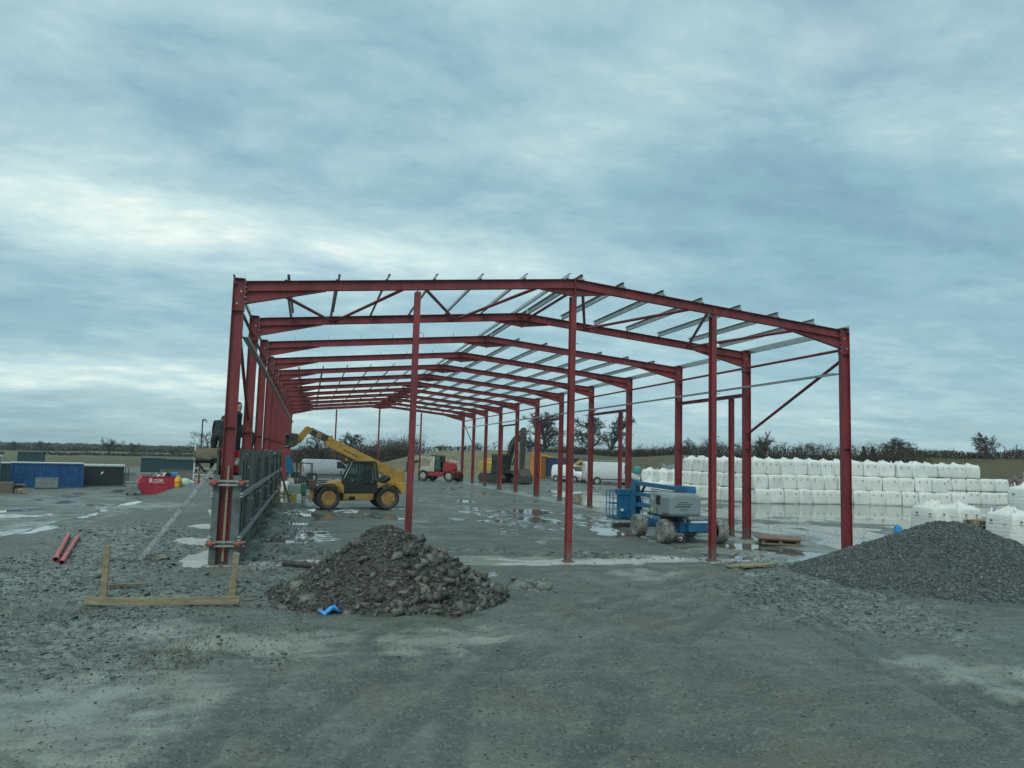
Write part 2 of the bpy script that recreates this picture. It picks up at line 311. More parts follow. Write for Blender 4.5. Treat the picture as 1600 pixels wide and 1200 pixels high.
# ------------------------------------------------------------------ mesh helpers
def V3(p): return Vector((float(p[0]), float(p[1]), float(p[2])))
class MB:
    def __init__(s): s.v = []; s.f = []; s.mi = []; s.cur = 0; s.T = None
    def add(s, vs, fs):
        b_ = len(s.v)
        for p in vs: s.v.append((s.T @ V3(p)) if s.T is not None else V3(p))
        for q in fs: s.f.append([b_+i for i in q]); s.mi.append(s.cur)
    def box(s, x0, x1, y0, y1, z0, z1):
        s.add([(x0, y0, z0), (x1, y0, z0), (x1, y1, z0), (x0, y1, z0), (x0, y0, z1), (x1, y0, z1), (x1, y1, z1), (x0, y1, z1)],
              [(0, 3, 2, 1), (4, 5, 6, 7), (0, 1, 5, 4), (1, 2, 6, 5), (2, 3, 7, 6), (3, 0, 4, 7)]); return s
    def frame(s, p0, p1, up=(0, 0, 1)):
        p0, p1 = V3(p0), V3(p1); a = (p1-p0).normalized(); up = V3(up)
        if abs(a.dot(up.normalized())) > .98: up = Vector((0, 1, 0)) if abs(a.y) < .9 else Vector((1, 0, 0))
        b_ = a.cross(up).normalized(); c = b_.cross(a).normalized(); return p0, p1, a, b_, c
    def sweep(s, p0, p1, prof, up=(0, 0, 1)):     # prof: (side, up) outline swept from p0 to p1
        p0, p1, a, b_, c = s.frame(p0, p1, up); n = len(prof)
        vs = [p0+b_*x+c*y for x, y in prof]+[p1+b_*x+c*y for x, y in prof]
        s.add(vs, [tuple(range(n))[::-1], tuple(range(n, 2*n))]+[(i, (i+1) % n, n+(i+1) % n, n+i) for i in range(n)]); return s
    def bar(s, p0, p1, w, h, up=(0, 0, 1)): return s.sweep(p0, p1, [(-w/2, -h/2), (w/2, -h/2), (w/2, h/2), (-w/2, h/2)], up)
    def isec(s, p0, p1, D, B, tf=.02, tw=.014, up=(0, 0, 1)):   # D along 'up', B across
        h, b_, t = D/2, B/2, tw/2
        return s.sweep(p0, p1, [(-b_, -h), (b_, -h), (b_, -h+tf), (t, -h+tf), (t, h-tf), (b_, h-tf), (b_, h), (-b_, h), (-b_, h-tf), (-t, h-tf), (-t, -h+tf), (-b_, -h+tf)], up)
    def tube(s, p0, p1, r0, r1=None, n=10):
        r1 = r0 if r1 is None else r1; p0, p1, a, b_, c = s.frame(p0, p1)
        cs = [(math.cos(2*math.pi*i/n), math.sin(2*math.pi*i/n)) for i in range(n)]
        vs = [p0+(b_*x+c*y)*r0 for x, y in cs]+[p1+(b_*x+c*y)*r1 for x, y in cs]
        s.add(vs, [tuple(range(n))[::-1], tuple(range(n, 2*n))]+[(i, (i+1) % n, n+(i+1) % n, n+i) for i in range(n)]); return s
    def path(s, pts, r, n=8):
        for a, b_ in zip(pts, pts[1:]): s.tube(a, b_, r, n=n)
        return s
    def prism(s, poly, y0, y1):      # outline in x,z extruded along y
        n = len(poly); ar = sum(poly[i][0]*poly[(i+1) % n][1]-poly[(i+1) % n][0]*poly[i][1] for i in range(n))
        if ar < 0: poly = poly[::-1]
        vs = [(x, y0, z_) for x, z_ in poly]+[(x, y1, z_) for x, z_ in poly]
        s.add(vs, [tuple(range(n)), tuple(range(n, 2*n))[::-1]]+[(i, n+i, n+(i+1) % n, (i+1) % n) for i in range(n)]); return s
    def prismx(s, poly, x0, x1):     # outline in y,z extruded along x
        n = len(poly); ar = sum(poly[i][0]*poly[(i+1) % n][1]-poly[(i+1) % n][0]*poly[i][1] for i in range(n))
        if ar < 0: poly = poly[::-1]
        vs = [(x0, y_, z_) for y_, z_ in poly]+[(x1, y_, z_) for y_, z_ in poly]
        s.add(vs, [tuple(range(n))[::-1], tuple(range(n, 2*n))]+[(i, (i+1) % n, n+(i+1) % n, n+i) for i in range(n)]); return s
    def lathe(s, prof, c, axis=(0, 0, 1), n=20):   # prof: (radius, height along axis)
        a = V3(axis).normalized(); t = Vector((0, 0, 1)) if abs(a.z) < .9 else Vector((1, 0, 0)); b_ = a.cross(t).normalized(); d = a.cross(b_); c = V3(c)
        vs = []; m = len(prof)
        for r, h in prof:
            for i in range(n):
                q = 2*math.pi*i/n; vs.append(c+a*h+(b_*math.cos(q)+d*math.sin(q))*r)
        fs = [(j*n+i, j*n+(i+1) % n, (j+1)*n+(i+1) % n, (j+1)*n+i) for j in range(m-1) for i in range(n)]
        ring = abs(prof[0][0]-prof[-1][0]) < 1e-6 and abs(prof[0][1]-prof[-1][1]) < 1e-6
        if prof[0][0] > 1e-4 and not ring: fs.append(tuple(range(n))[::-1])
        if prof[-1][0] > 1e-4 and not ring: fs.append(tuple(range((m-1)*n, m*n)))
        s.add(vs, fs); return s
    def build(s, name, mats, parent=None, smooth=0, bevel=0, loc=None):
        me = bpy.data.meshes.new(name); me.from_pydata([tuple(p) for p in s.v], [], s.f)
        mats = mats if isinstance(mats, (list, tuple)) else [mats]
        for m in mats: me.materials.append(m)
        if len(mats) > 1: me.polygons.foreach_set('material_index', s.mi)
        me.validate(); me.update()
        o = bpy.data.objects.new(name, me); COL.objects.link(o)
        import bmesh
        bm = bmesh.new(); bm.from_mesh(me); bmesh.ops.recalc_face_normals(bm, faces=bm.faces); bm.to_mesh(me); bm.free()
        if smooth:
            me.polygons.foreach_set('use_smooth', [True]*len(me.polygons)); me.set_sharp_from_angle(angle=R_(smooth))
        if bevel:
            b_ = o.modifiers.new('Bevel', 'BEVEL'); b_.width = bevel; b_.segments = 2; b_.limit_method = 'ANGLE'; b_.angle_limit = R_(40); b_.harden_normals = False
        if parent is not None: o.parent = parent
        if loc is not None: o.location = loc
        return o
def tag(o, label=None, cat=None, group=None, kind=None):
    if label: o['label'] = label
    if cat: o['category'] = cat
    if group: o['group'] = group
    if kind: o['kind'] = kind
    return o
def thing(name, label, cat, loc=(0, 0, 0), rz=0.0, group=None):
    o = bpy.data.objects.new(name, None); COL.objects.link(o); o.empty_display_size = .3
    o.location = loc; o.rotation_euler = (0, 0, rz); return tag(o, label, cat, group)
def kids(o): return [c for c in bpy.data.objects if c.parent == o]
def dup(root, loc, rz, label, **kw):
    def cp(o, par):
        c = o.copy(); COL.objects.link(c)
        if par is not None: c.parent = par
        for k in CH.get(o.name, []): cp(k, c)
        return c
    CH = {}
    for o in bpy.data.objects:
        if o.parent is not None: CH.setdefault(o.parent.name, []).append(o)
    r = cp(root, None); r.location = loc; r.rotation_euler = (0, 0, rz); r['label'] = label
    for k, v_ in kw.items(): r[k] = v_
    return r
def fast_mesh(name, verts, faces, mats, parent=None, tone=None, smooth=False):
    """numpy mesh: faces (M,k)"""
    verts = np.asarray(verts, np.float32); faces = np.asarray(faces, np.int32); k = faces.shape[1]
    me = bpy.data.meshes.new(name); me.vertices.add(len(verts)); me.vertices.foreach_set('co', verts.ravel())
    me.loops.add(faces.size); me.loops.foreach_set('vertex_index', faces.ravel())
    me.polygons.add(len(faces)); me.polygons.foreach_set('loop_start', np.arange(0, faces.size, k, dtype=np.int32))
    try: me.polygons.foreach_set('loop_total', np.full(len(faces), k, np.int32))
    except Exception: pass
    me.materials.append(mats)
    if smooth: me.polygons.foreach_set('use_smooth', np.ones(len(faces), bool))
    for nm, arr in (tone or {}).items():
        a = me.attributes.new(nm, 'FLOAT', 'POINT'); a.data.foreach_set('value', np.asarray(arr, np.float32))
    me.update(calc_edges=True); me.validate()
    o = bpy.data.objects.new(name, me); COL.objects.link(o)
    if parent is not None: o.parent = parent
    return o
def tubes_np(P0, P1, R0, R1, n=3):
    a = P1-P0; L = np.linalg.norm(a, axis=1, keepdims=True); a = a/np.maximum(L, 1e-6)
    t = np.where(np.abs(a[:, 2:3]) < .9, np.array([[0, 0, 1.]]), np.array([[1., 0, 0]])); b_ = np.cross(a, t); b_ /= np.linalg.norm(b_, axis=1, keepdims=True); c = np.cross(a, b_)
    q = np.arange(n)*2*np.pi/n; cs, sn = np.cos(q)[None, :, None], np.sin(q)[None, :, None]
    ring = b_[:, None]*cs+c[:, None]*sn
    v0 = P0[:, None]+ring*R0[:, None, None]; v1 = P1[:, None]+ring*R1[:, None, None]
    vs = np.concatenate([v0, v1], 1).reshape(-1, 3); base = (np.arange(len(P0))*2*n)[:, None]
    i = np.arange(n); j = (i+1) % n
    f = np.stack([base+i, base+j, base+n+j, base+n+i], -1).reshape(-1, 4)
    return vs, f
ICO_V = None
def ico():
    p = (1+5**.5)/2
    v = np.array([(-1, p, 0), (1, p, 0), (-1, -p, 0), (1, -p, 0), (0, -1, p), (0, 1, p), (0, -1, -p), (0, 1, -p), (p, 0, -1), (p, 0, 1), (-p, 0, -1), (-p, 0, 1)], float); v /= np.linalg.norm(v[0])
    f = np.array([(0, 11, 5), (0, 5, 1), (0, 1, 7), (0, 7, 10), (0, 10, 11), (1, 5, 9), (5, 11, 4), (11, 10, 2), (10, 7, 6), (7, 1, 8), (3, 9, 4), (3, 4, 2), (3, 2, 6), (3, 6, 8), (3, 8, 9), (4, 9, 5), (2, 4, 11), (6, 2, 10), (8, 6, 7), (9, 8, 1)])
    return v, f
def block():                     # a rough quarried block
    v = np.array([(x, y, z_) for z_ in (-1, 1) for y in (-1, 1) for x in (-1, 1)], float)*.62
    f = np.array([(0, 2, 3), (0, 3, 1), (4, 5, 7), (4, 7, 6), (0, 1, 5), (0, 5, 4), (2, 6, 7), (2, 7, 3), (0, 4, 6), (0, 6, 2), (1, 3, 7), (1, 7, 5)])
    return v, f
def ico2():
    v, f = ico(); vs = [tuple(x) for x in v]; mid = {}
    def m(a, b_):
        k = (min(a, b_), max(a, b_))
        if k not in mid: q = (np.array(vs[a])+np.array(vs[b_])); q /= np.linalg.norm(q); mid[k] = len(vs); vs.append(tuple(q))
        return mid[k]
    nf = []
    for a, b_, c in f:
        x, y, zz = m(a, b_), m(b_, c), m(c, a); nf += [(a, x, zz), (b_, y, x), (c, zz, y), (x, y, zz)]
    return np.array(vs), np.array(nf)
def stones(P, S, rng, flat=.65, jag=.28, base=None, tilt=1.0, facet=0):
    """many irregular stones: centres P (n,3), sizes S (n)"""
    bv, bf = base or ico(); n = len(P)
    sc = S[:, None]*np.stack([rng.uniform(.8, 1.55, n), rng.uniform(.55, 1.1, n), flat*rng.uniform(.6, 1.25, n)], 1)
    v = np.repeat(bv[None], n, 0)
    if facet:                      # chip the ball flat along random planes: broken stone
        pn = rng.normal(0, 1, (n, facet, 3)); pn /= np.linalg.norm(pn, axis=2, keepdims=True); po = rng.uniform(.34, .80, (n, 1, facet))
        dt = np.einsum('vk,nfk->nvf', bv, pn); v = v*np.minimum(1, np.where(dt > .05, po/np.maximum(dt, .05), 9).min(2))[..., None]
    v = v*(1+jag*rng.normal(0, 1, (n, len(bv), 1)).clip(-1.6, 1.6))+(rng.normal(0, .16, v.shape) if len(bv) == 8 else 0); v = v*sc[:, None]
    a = rng.uniform(0, 2*np.pi, n); ca, sa = np.cos(a)[:, None], np.sin(a)[:, None]
    b_ = rng.normal(0, .45*tilt, n); cb, sb = np.cos(b_)[:, None], np.sin(b_)[:, None]
    x, y, zz = v[..., 0], v[..., 1], v[..., 2]
    x, zz = x*cb-zz*sb, x*sb+zz*cb
    x, y = x*ca-y*sa, x*sa+y*ca
    vs = (np.stack([x, y, zz], -1)+P[:, None]).reshape(-1, 3)
    f = (bf[None]+(np.arange(n)*len(bv))[:, None, None]).reshape(-1, 3)
    return vs, f, np.repeat(rng.uniform(0, 1, n)**1.3, len(bv))

# ------------------------------------------------------------------ ground: one sheet to the horizon
def axis(segs):
    out = [segs[0][0]]
    for a, b_, s0, s1 in segs:
        x = a; L = b_-a
        while x < b_-1e-6:
            t = (x-a)/L; x = min(b_, x+s0+(s1-s0)*t)
            out.append(x)
    return np.array(out)
xs = axis([(-2500, -300, 200, 60), (-300, -60, 40, 3), (-60, -8, 1.2, .3), (-8, -5, .14, .07), (-5, 15, .055, .055), (15, 24, .08, .14), (24, 60, .3, 1.2), (60, 200, 2, 10), (200, 2500, 30, 200)])
ys = axis([(-300, -40, 60, 6), (-40, -14, 4, .1), (-14, -1, .05, .05), (-1, 12, .06, .16), (12, 50, .2, .5), (50, 130, .7, 1.2), (130, 260, 2, 10), (260, 2500, 20, 200)])
X, Y = np.meshgrid(xs, ys); xf, yf = X.ravel(), Y.ravel()
zf = gz(xf, yf)
wx = xf+0.9*(fbm(xf*.6, yf*.6, 4, 21)-.5)*1.6; wy = yf+1.6*(fbm(xf*.6+50, yf*.6, 4, 22)-.5)*1.6
dcam = np.hypot(xf-CAM[0], yf-CAM[1])
def area(L, soft=.55):
    a = np.zeros_like(xf)
    for e in L: a = np.maximum(a, sst(1+soft, 1-soft, ell_d(e, wx, wy)))
    return a
pud = area(PUDDLES, .25); pale = area(PALE, .6); sha = area(SHALE, .55)
th = np.arctan2(xf-CAM[0], yf-CAM[1]); D = np.interp(th, _bt, _bd); Wd = np.interp(th, _bt, BANK[:, 3])
grass = sst(-.05, .25, (dcam-(D-Wd))/Wd+.5*(fbm(xf*.15, yf*.15, 4, 44)-.5))
ex = -6.3+0.5*(fbm(yf*0.35, xf*0+3, 3, 5)-.5)-np.clip(2-yf, 0, 40)*0.5
lowy = 1-sst(-2.4, -.6, xf-ex)
grass = np.maximum(grass, .75*sst(.2, .8, lowy)*sst(24, 12, yf)*sst(.35, .6, fbm(xf*.5, yf*.3, 4, 9)+.1))
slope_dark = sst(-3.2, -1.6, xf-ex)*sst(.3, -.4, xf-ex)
# concrete ground beams under the steel: pale strips along the column lines
def strip(d, w): return sst(w+.28, w-.12, np.abs(d+.35*(fbm(xf*1.2, yf*1.2, 3, 77)-.5)))
bm_ = np.maximum.reduce([strip(yf-.05, .55)*(xf > -.7)*(xf < 17.8), strip(xf-17.1, .75)*(yf > -.6)*(yf < 58), strip(xf-.1, .8)*(yf > -.6)*(yf < 58)*.9])
reg = lambda x0, x1, y0, y1, s: sst(x0-s, x0+s, xf)*sst(x1+s, x1-s, xf)*sst(y0-s, y0+s, yf)*sst(y1+s, y1-s, yf)
wn = fbm(xf*.42+.15*yf, yf*.30, 4, 71); wn2 = fbm(xf*.9, yf*.55, 4, 72)
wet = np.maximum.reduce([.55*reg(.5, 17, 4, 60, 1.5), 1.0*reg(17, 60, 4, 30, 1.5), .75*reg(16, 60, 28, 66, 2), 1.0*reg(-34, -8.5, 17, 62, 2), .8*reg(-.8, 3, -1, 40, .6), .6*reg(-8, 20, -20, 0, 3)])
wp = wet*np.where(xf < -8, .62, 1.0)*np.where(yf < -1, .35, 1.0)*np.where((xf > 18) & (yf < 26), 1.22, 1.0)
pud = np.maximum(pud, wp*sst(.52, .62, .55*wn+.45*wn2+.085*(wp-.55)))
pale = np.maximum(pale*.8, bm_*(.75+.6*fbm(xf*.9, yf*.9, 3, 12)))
near = sst(60, 25, dcam)
rel = (fbm(xf*.35, yf*.35, 3, 51)-.5)*.10+(fbm(xf*1.6, yf*1.6, 4, 52)-.5)*.055*(1+1.6*sha)+(fbm(xf*6, yf*6, 3, 53)-.5)*.035*(.5+1.6*sha)+(np.abs(fbm(xf*2.2, yf*5, 3, 54)-.5))*.03*sha
# wheel tracks: pairs of shallow ruts swinging from the camera into the shed
ruts = np.zeros_like(xf)
for (x0, k, c0) in ((4.4, .0, 0), (6.2, .0, 0), (7.3, .02, 0), (9.1, .02, 0), (12.4, .05, 0), (14.2, .05, 0), (20.5, 0, 0), (22.3, 0, 0)):
    xr = x0+k*(yf+8)**2*.1+.25*np.sin(yf*.21+x0); d_ = np.abs(xf-xr)
    ruts = np.maximum(ruts, sst(.42, .18, d_)*sst(.30, .55, fbm(xf*.2, yf*.12, 2, 61)))
zf = zf+near*(rel-.035*ruts*(1+.4*np.sin(yf*14))*sst(.2, .8, 1-sha))
TRK = np.zeros_like(xf); BERM = np.zeros_like(xf)
for pl in TRACKS:
    Q = np.array([G(*q)[:2] for q in pl])
    for _ in range(3): Q = np.concatenate([Q[:1], np.stack([Q[:-1]*.75+Q[1:]*.25, Q[:-1]*.25+Q[1:]*.75], 1).reshape(-1, 2), Q[-1:]])
    k = np.where(dcam < 34)[0]; X_ = np.stack([xf[k], yf[k]], 1); dm = np.full(len(k), 9.0)
    for a, b_ in zip(Q, Q[1:]):
        ab = b_-a; L2 = (ab**2).sum()
        if L2 < 1e-9: continue
        t = np.clip(((X_-a)@ab)/L2, 0, 1); dm = np.minimum(dm, np.hypot(*(X_-a-t[:, None]*ab).T))
    dm = dm+.10*(fbm(xf[k]*1.3, yf[k]*1.3, 3, 66)-.5)
    TRK[k] = np.maximum(TRK[k], sst(.20, .10, dm)*sst(.25, .5, fbm(xf[k]*.5, yf[k]*.5, 2, 67))); BERM[k] = np.maximum(BERM[k], sst(.36, .26, dm)*sst(.14, .24, dm))
zf = zf-.028*TRK*(1-sha*.5)+.022*BERM*fbm(xf*3, yf*3, 2, 68)
flat = np.maximum(pud, bm_*.6)
zf = zf-near*.0*flat
zf = np.where(near > 0, zf*(1)-near*(rel*flat)-near*.03*pud, zf)
nx, ny = len(xs), len(ys)
idx = np.arange(nx*ny).reshape(ny, nx)
F = np.stack([idx[:-1, :-1], idx[:-1, 1:], idx[1:, 1:], idx[1:, :-1]], -1).reshape(-1, 4)
gm, n = newmat('wet gravel yard')
pos = n.n('ShaderNodeNewGeometry').outputs['Position']
att = lambda a: n.n('ShaderNodeAttribute', attribute_name=a).outputs['Fac']
big = n.noise(pos, .22, 5, .6, .4); mid = n.noise(pos, 1.6, 6, .62, .3); fin = n.noise(pos, 11, 6, .68); tiny = n.noise(pos, 55, 4, .7)
streak = n.noise(n.vec(pos, scale=(.35, 2.2, 1), rot=(0, 0, R_(-12))), 1.2, 6, .6, .6)
vor = n.n('ShaderNodeTexVoronoi', ins={'Vector': pos, 'Scale': 26.0, 'Randomness': 1.0})
vcol = n.n('ShaderNodeSeparateColor', ins={0: vor.outputs['Color']}).outputs[0]
vor2 = n.n('ShaderNodeTexVoronoi', ins={'Vector': n.vec(pos, scale=(1, 1.7, 1)), 'Scale': 8.0, 'Randomness': 1.0})
vcol2 = n.n('ShaderNodeSeparateColor', ins={0: vor2.outputs['Color']}).outputs[1]
c = n.mix(n.mr(mid, .36, .64), (0.050, 0.062, 0.056), (0.150, 0.168, 0.146))
c = n.mix(n.mr(big, .35, .65, 0, .6), c, (0.108, 0.126, 0.114))
c = n.mix(n.mr(streak, .50, .66, 0, .65), c, (0.190, 0.200, 0.172))
c = n.mix(n.mr(n.noise(pos, .5, 4, .6), .52, .66, 0, .55), c, (0.165, 0.140, 0.095))
c = n.mix(n.math('MULTIPLY', n.mr(fin, .3, .7, .55, 0), 1.0), c, (0.036, 0.045, 0.043))
c = n.mix(n.math('MULTIPLY', att('track'), .65), c, (0.055, 0.066, 0.060)); c = n.mix(n.math('MULTIPLY', att('berm'), n.mr(mid, .4, .6, .0, .3)), c, (0.17, 0.18, 0.155))
vs_ = n.n('ShaderNodeTexVoronoi', ins={'Vector': pos, 'Scale': 9.0, 'Randomness': 1.0}); vsc = n.n('ShaderNodeSeparateColor', ins={0: vs_.outputs['Color']})
spk = n.math('MULTIPLY', n.mr(vs_.outputs['Distance'], .16, .11, 0, 1), n.mr(vsc.outputs[0], .30, .32, 0, 1))
vs3 = n.n('ShaderNodeTexVoronoi', ins={'Vector': pos, 'Scale': 21.0, 'Randomness': 1.0}); vsc3 = n.n('ShaderNodeSeparateColor', ins={0: vs3.outputs['Color']})
spk3 = n.math('MULTIPLY', n.mr(vs3.outputs['Distance'], .26, .18, 0, 1), n.mr(vsc3.outputs[0], .60, .62, 0, 1))
peb = n.mix(vsc.outputs[1], (0.012, 0.016, 0.016), (0.06, 0.07, 0.066)); peb3 = n.mix(n.mr(vsc3.outputs[1], .5, .9), (0.02, 0.027, 0.026), (0.30, 0.31, 0.29))
sh = att('shale')
stone = n.mix(vcol2, (0.016, 0.022, 0.023), (0.25, 0.275, 0.265))
c = n.mix(n.math('MULTIPLY', sh, n.mr(mid, .35, .6, .35, .85)), c, stone)
c = n.mix(n.mr(vcol, .78, .95, 0, .45), c, (0.21, 0.215, 0.2))
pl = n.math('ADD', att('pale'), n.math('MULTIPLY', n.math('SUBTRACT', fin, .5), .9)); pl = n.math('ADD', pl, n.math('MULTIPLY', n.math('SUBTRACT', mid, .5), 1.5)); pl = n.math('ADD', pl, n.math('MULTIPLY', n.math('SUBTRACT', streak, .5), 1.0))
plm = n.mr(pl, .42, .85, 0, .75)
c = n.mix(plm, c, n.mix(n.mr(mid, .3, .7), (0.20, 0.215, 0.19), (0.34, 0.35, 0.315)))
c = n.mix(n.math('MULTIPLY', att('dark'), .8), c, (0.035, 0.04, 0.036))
gr = n.math('ADD', att('grass'), n.math('MULTIPLY', n.math('SUBTRACT', mid, .5), .8)); grm = n.mr(gr, .4, .75)
c = n.mix(1.0, c, (1.23, 1.27, 1.19), 'MULTIPLY')
g0 = n.math('SUBTRACT', 1, grm); c = n.mix(n.math('MULTIPLY', spk3, g0), c, peb3); c = n.mix(n.math('MULTIPLY', spk, g0), c, peb)
grit = n.noise(pos, 130, 2, .6); grit2 = n.noise(pos, 48, 3, .65)
c = n.mix(n.mr(grit, .40, .62, .42, 0), c, (0.028, 0.036, 0.035)); c = n.mix(n.mr(grit2, .56, .70, 0, .5), c, (0.22, 0.235, 0.215)); c = n.mix(n.mr(grit2, .44, .32, 0, .6), c, (0.03, 0.037, 0.036))
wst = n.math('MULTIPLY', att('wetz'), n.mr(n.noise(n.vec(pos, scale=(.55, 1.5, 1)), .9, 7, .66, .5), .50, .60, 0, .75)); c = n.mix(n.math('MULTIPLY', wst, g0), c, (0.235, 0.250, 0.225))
wsd = n.math('MULTIPLY', att('wetz'), n.mr(n.noise(n.vec(pos, scale=(.5, 1.6, 1), loc=(4, 9, 0)), 1.3, 7, .66, .5), .52, .64, 0, .6)); c = n.mix(n.math('MULTIPLY', wsd, g0), c, (0.040, 0.047, 0.043))
slb = n.mr(n.math('ADD', att('slab'), n.math('MULTIPLY', n.math('SUBTRACT', mid, .5), .18)), .45, .55)
c = n.mix(slb, c, n.mix(n.mr(mid, .3, .7), (0.36, 0.38, 0.36), (0.50, 0.52, 0.49)))
gcol = n.mix(n.mr(n.noise(pos, .09, 5, .65, .5), .35, .65), (0.095, 0.078, 0.042), (0.068, 0.078, 0.036))
gcol = n.mix(att('tan'), gcol, (0.165, 0.145, 0.085))
gcol = n.mix(n.mr(n.noise(n.vec(pos, scale=(1, 1, 2)), .5, 6, .7), .45, .72, 0, .7), gcol, (0.05, 0.042, 0.028))
far = att('far')
field = n.mix(n.mr(n.noise(n.vec(pos, scale=(.4, 1.6, 1)), .012, 3, .5), .45, .55), (0.085, 0.115, 0.045), (0.115, 0.105, 0.065))
gcol = n.mix(far, gcol, field)
c = n.mix(grm, c, gcol)
pw = n.math('ADD', att('puddle'), n.math('MULTIPLY', n.math('SUBTRACT', mid, .5), .85)); pw = n.math('ADD', pw, n.math('MULTIPLY', n.math('SUBTRACT', fin, .5), .45))
pwm = n.mr(pw, .5, .58)
damp = n.mr(pw, .1, .5)
c = n.mix(n.math('MULTIPLY', damp, .45), c, (0.05, 0.055, 0.052))
c = n.mix(pwm, c, (0.13, 0.138, 0.118))
ro = n.mr(n.math('ADD', n.math('MULTIPLY', big, .5), n.math('MULTIPLY', fin, .5)), .38, .62, .42, .85)
ro = n.math('SUBTRACT', ro, n.math('MULTIPLY', plm, .22)); ro = n.math('SUBTRACT', ro, n.math('MULTIPLY', sh, n.mr(vcol2, .3, .9, 0, .35))); ro = n.mix(grm, ro, (.9, .9, .9))
wts = n.math('MULTIPLY', att('wet'), n.mr(n.noise(n.vec(pos, scale=(1, .5, 1)), 1.1, 5, .6, .5), .40, .62))
ro = n.mix(n.math('MULTIPLY', wts, .9), ro, (.15, .15, .15)); ro = n.mix(n.math('MULTIPLY', slb, .8), ro, (.16, .16, .16)); ro = n.mix(pwm, ro, (.035, .035, .035))
h = n.math('ADD', n.math('MULTIPLY', fin, .6), n.math('ADD', n.math('ADD', n.math('MULTIPLY', tiny, .35), n.math('MULTIPLY', grit, .12)), n.math('MULTIPLY', n.math('SUBTRACT', 1, vor.outputs['Distance']), .18)))
h = n.math('ADD', h, n.math('MULTIPLY', n.math('MULTIPLY', vcol2, sh), .9)); h = n.math('ADD', h, n.math('MULTIPLY', n.math('ADD', spk, spk3), .35))
dry = n.math('MULTIPLY', n.math('SUBTRACT', 1, pwm), n.math('SUBTRACT', 1, n.math('MULTIPLY', wts, .9)))
bp = n.n('ShaderNodeBump', ins={'Strength': n.math('MULTIPLY', dry, .95), 'Distance': .04, 'Height': h}).outputs[0]
finish(n, **{'Base Color': c, 'Roughness': ro, 'Normal': bp, 'Specular IOR Level': .5})
farm = sst(165, 260, dcam)
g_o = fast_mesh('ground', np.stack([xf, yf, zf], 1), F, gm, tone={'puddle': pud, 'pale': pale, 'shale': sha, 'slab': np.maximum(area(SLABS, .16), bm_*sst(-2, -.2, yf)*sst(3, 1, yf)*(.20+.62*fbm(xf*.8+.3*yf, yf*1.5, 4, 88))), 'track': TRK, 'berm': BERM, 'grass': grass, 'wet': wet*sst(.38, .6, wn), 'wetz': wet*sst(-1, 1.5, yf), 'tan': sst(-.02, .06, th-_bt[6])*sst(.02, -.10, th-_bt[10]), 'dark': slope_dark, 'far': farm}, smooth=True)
tag(g_o, kind='structure')
# loose gravel lying on the surface
P_ = []
for (x0, x1, y0, y1, num, s0) in ((-6, 16, -13, -5, 30000, .008), (-8, 20, -6, 1, 26000, .012), (-6, 24, 0, 14, 9000, .017)):
    px_ = RNG.uniform(x0, x1, num); py_ = RNG.uniform(y0, y1, num)
    k = np.zeros(num)
    for e in SHALE: k = np.maximum(k, sst(1.5, .6, ell_d(e, px_, py_)))
    sl = np.zeros(num)
    for e in SLABS: sl = np.maximum(sl, ell_d(e, px_, py_) < 1.05)
    k = k*(1-sl)
    keep = (RNG.uniform(0, 1, num)+sl) < (.10+.90*k)*np.clip(.2+1.6*fbm(px_*.7, py_*.7, 3, 90), 0, 1)
    px_, py_ = px_[keep], py_[keep]
    P_.append((px_, py_, s0*np.exp(RNG.normal(.0, .5, len(px_)))*(1+.8*k[keep])))
q0 = RNG.uniform(-6, 16, 2600); q1 = RNG.uniform(-13, -3, 2600); P_.append((q0, q1, .013*np.exp(RNG.normal(0, .45, 2600))))
px_ = np.concatenate([q[0] for q in P_]); py_ = np.concatenate([q[1] for q in P_]); s_ = np.concatenate([q[2] for q in P_]).clip(.006, .11)
ix = np.searchsorted(xs, px_).clip(1, nx-1); iy = np.searchsorted(ys, py_).clip(1, ny-1)
Zg = zf.reshape(ny, nx); pz_ = Zg[iy, ix]
vs, fs, tn = stones(np.stack([px_, py_, pz_+s_*.12], 1), s_, RNG, .38, .16, tilt=.6, facet=5)
tag(fast_mesh('gravel', vs, fs, GRAVEL, tone={'tone': tn}), 'loose stones scattered over the wet yard', 'gravel', kind='stuff')
def sheet_z(x, y):
    i = min(max(np.searchsorted(xs, x), 1), nx-1); j = min(max(np.searchsorted(ys, y), 1), ny-1); return float(Zg[j, i])

# ------------------------------------------------------------------ steel portal frame
S_, W_, HE, HR, NF = 5.2213, 17.1211, 6.72, 7.53, 12
SL = (HR-HE)/(W_/2)
CD, CB, RD = .27, .17, .25
fr = thing('steel_building_frame', 'long red oxide steel portal frame of an unfinished shed standing on the gravel yard', 'steel frame')
def rz(x): return HE+SL*(x if x < W_/2 else W_-x)      # rafter top
cm = MB(); cm.isec((0, 0, 0), (0, 0, HE+.06), CD, CB, .018, .012, up=(1, 0, 0))
cm.box(-.2, .2, -.14, .14, -.06, .025)
for zz in (3.2, HE-.72): cm.box(-CD/2+.019, CD/2-.019, -CB/2+.004, CB/2-.004, zz, zz+.014)
cm.box(-CD/2-.002, CD/2+.002, -CB/2-.002, CB/2+.002, HE+.06, HE+.072)
cm_o = None
bolts = MB()
for s in (-1, 1):
    for k in range(6): bolts.lathe([(.016, 0), (.016, .018)], (CD/2+.02, s*.05, HE-.62+k*.12), (1, 0, 0), 6)
    bolts.lathe([(.02, 0), (.02, .02)], (.06, s*(CB/2)+(.0 if s > 0 else -.02), HE-.25), (0, 1, 0), 6)
    bolts.lathe([(.02, 0), (.02, .02)], (-.02, s*(CB/2)+(.0 if s > 0 else -.02), HE-.55), (0, 1, 0), 6)
col_me = bol_me = None
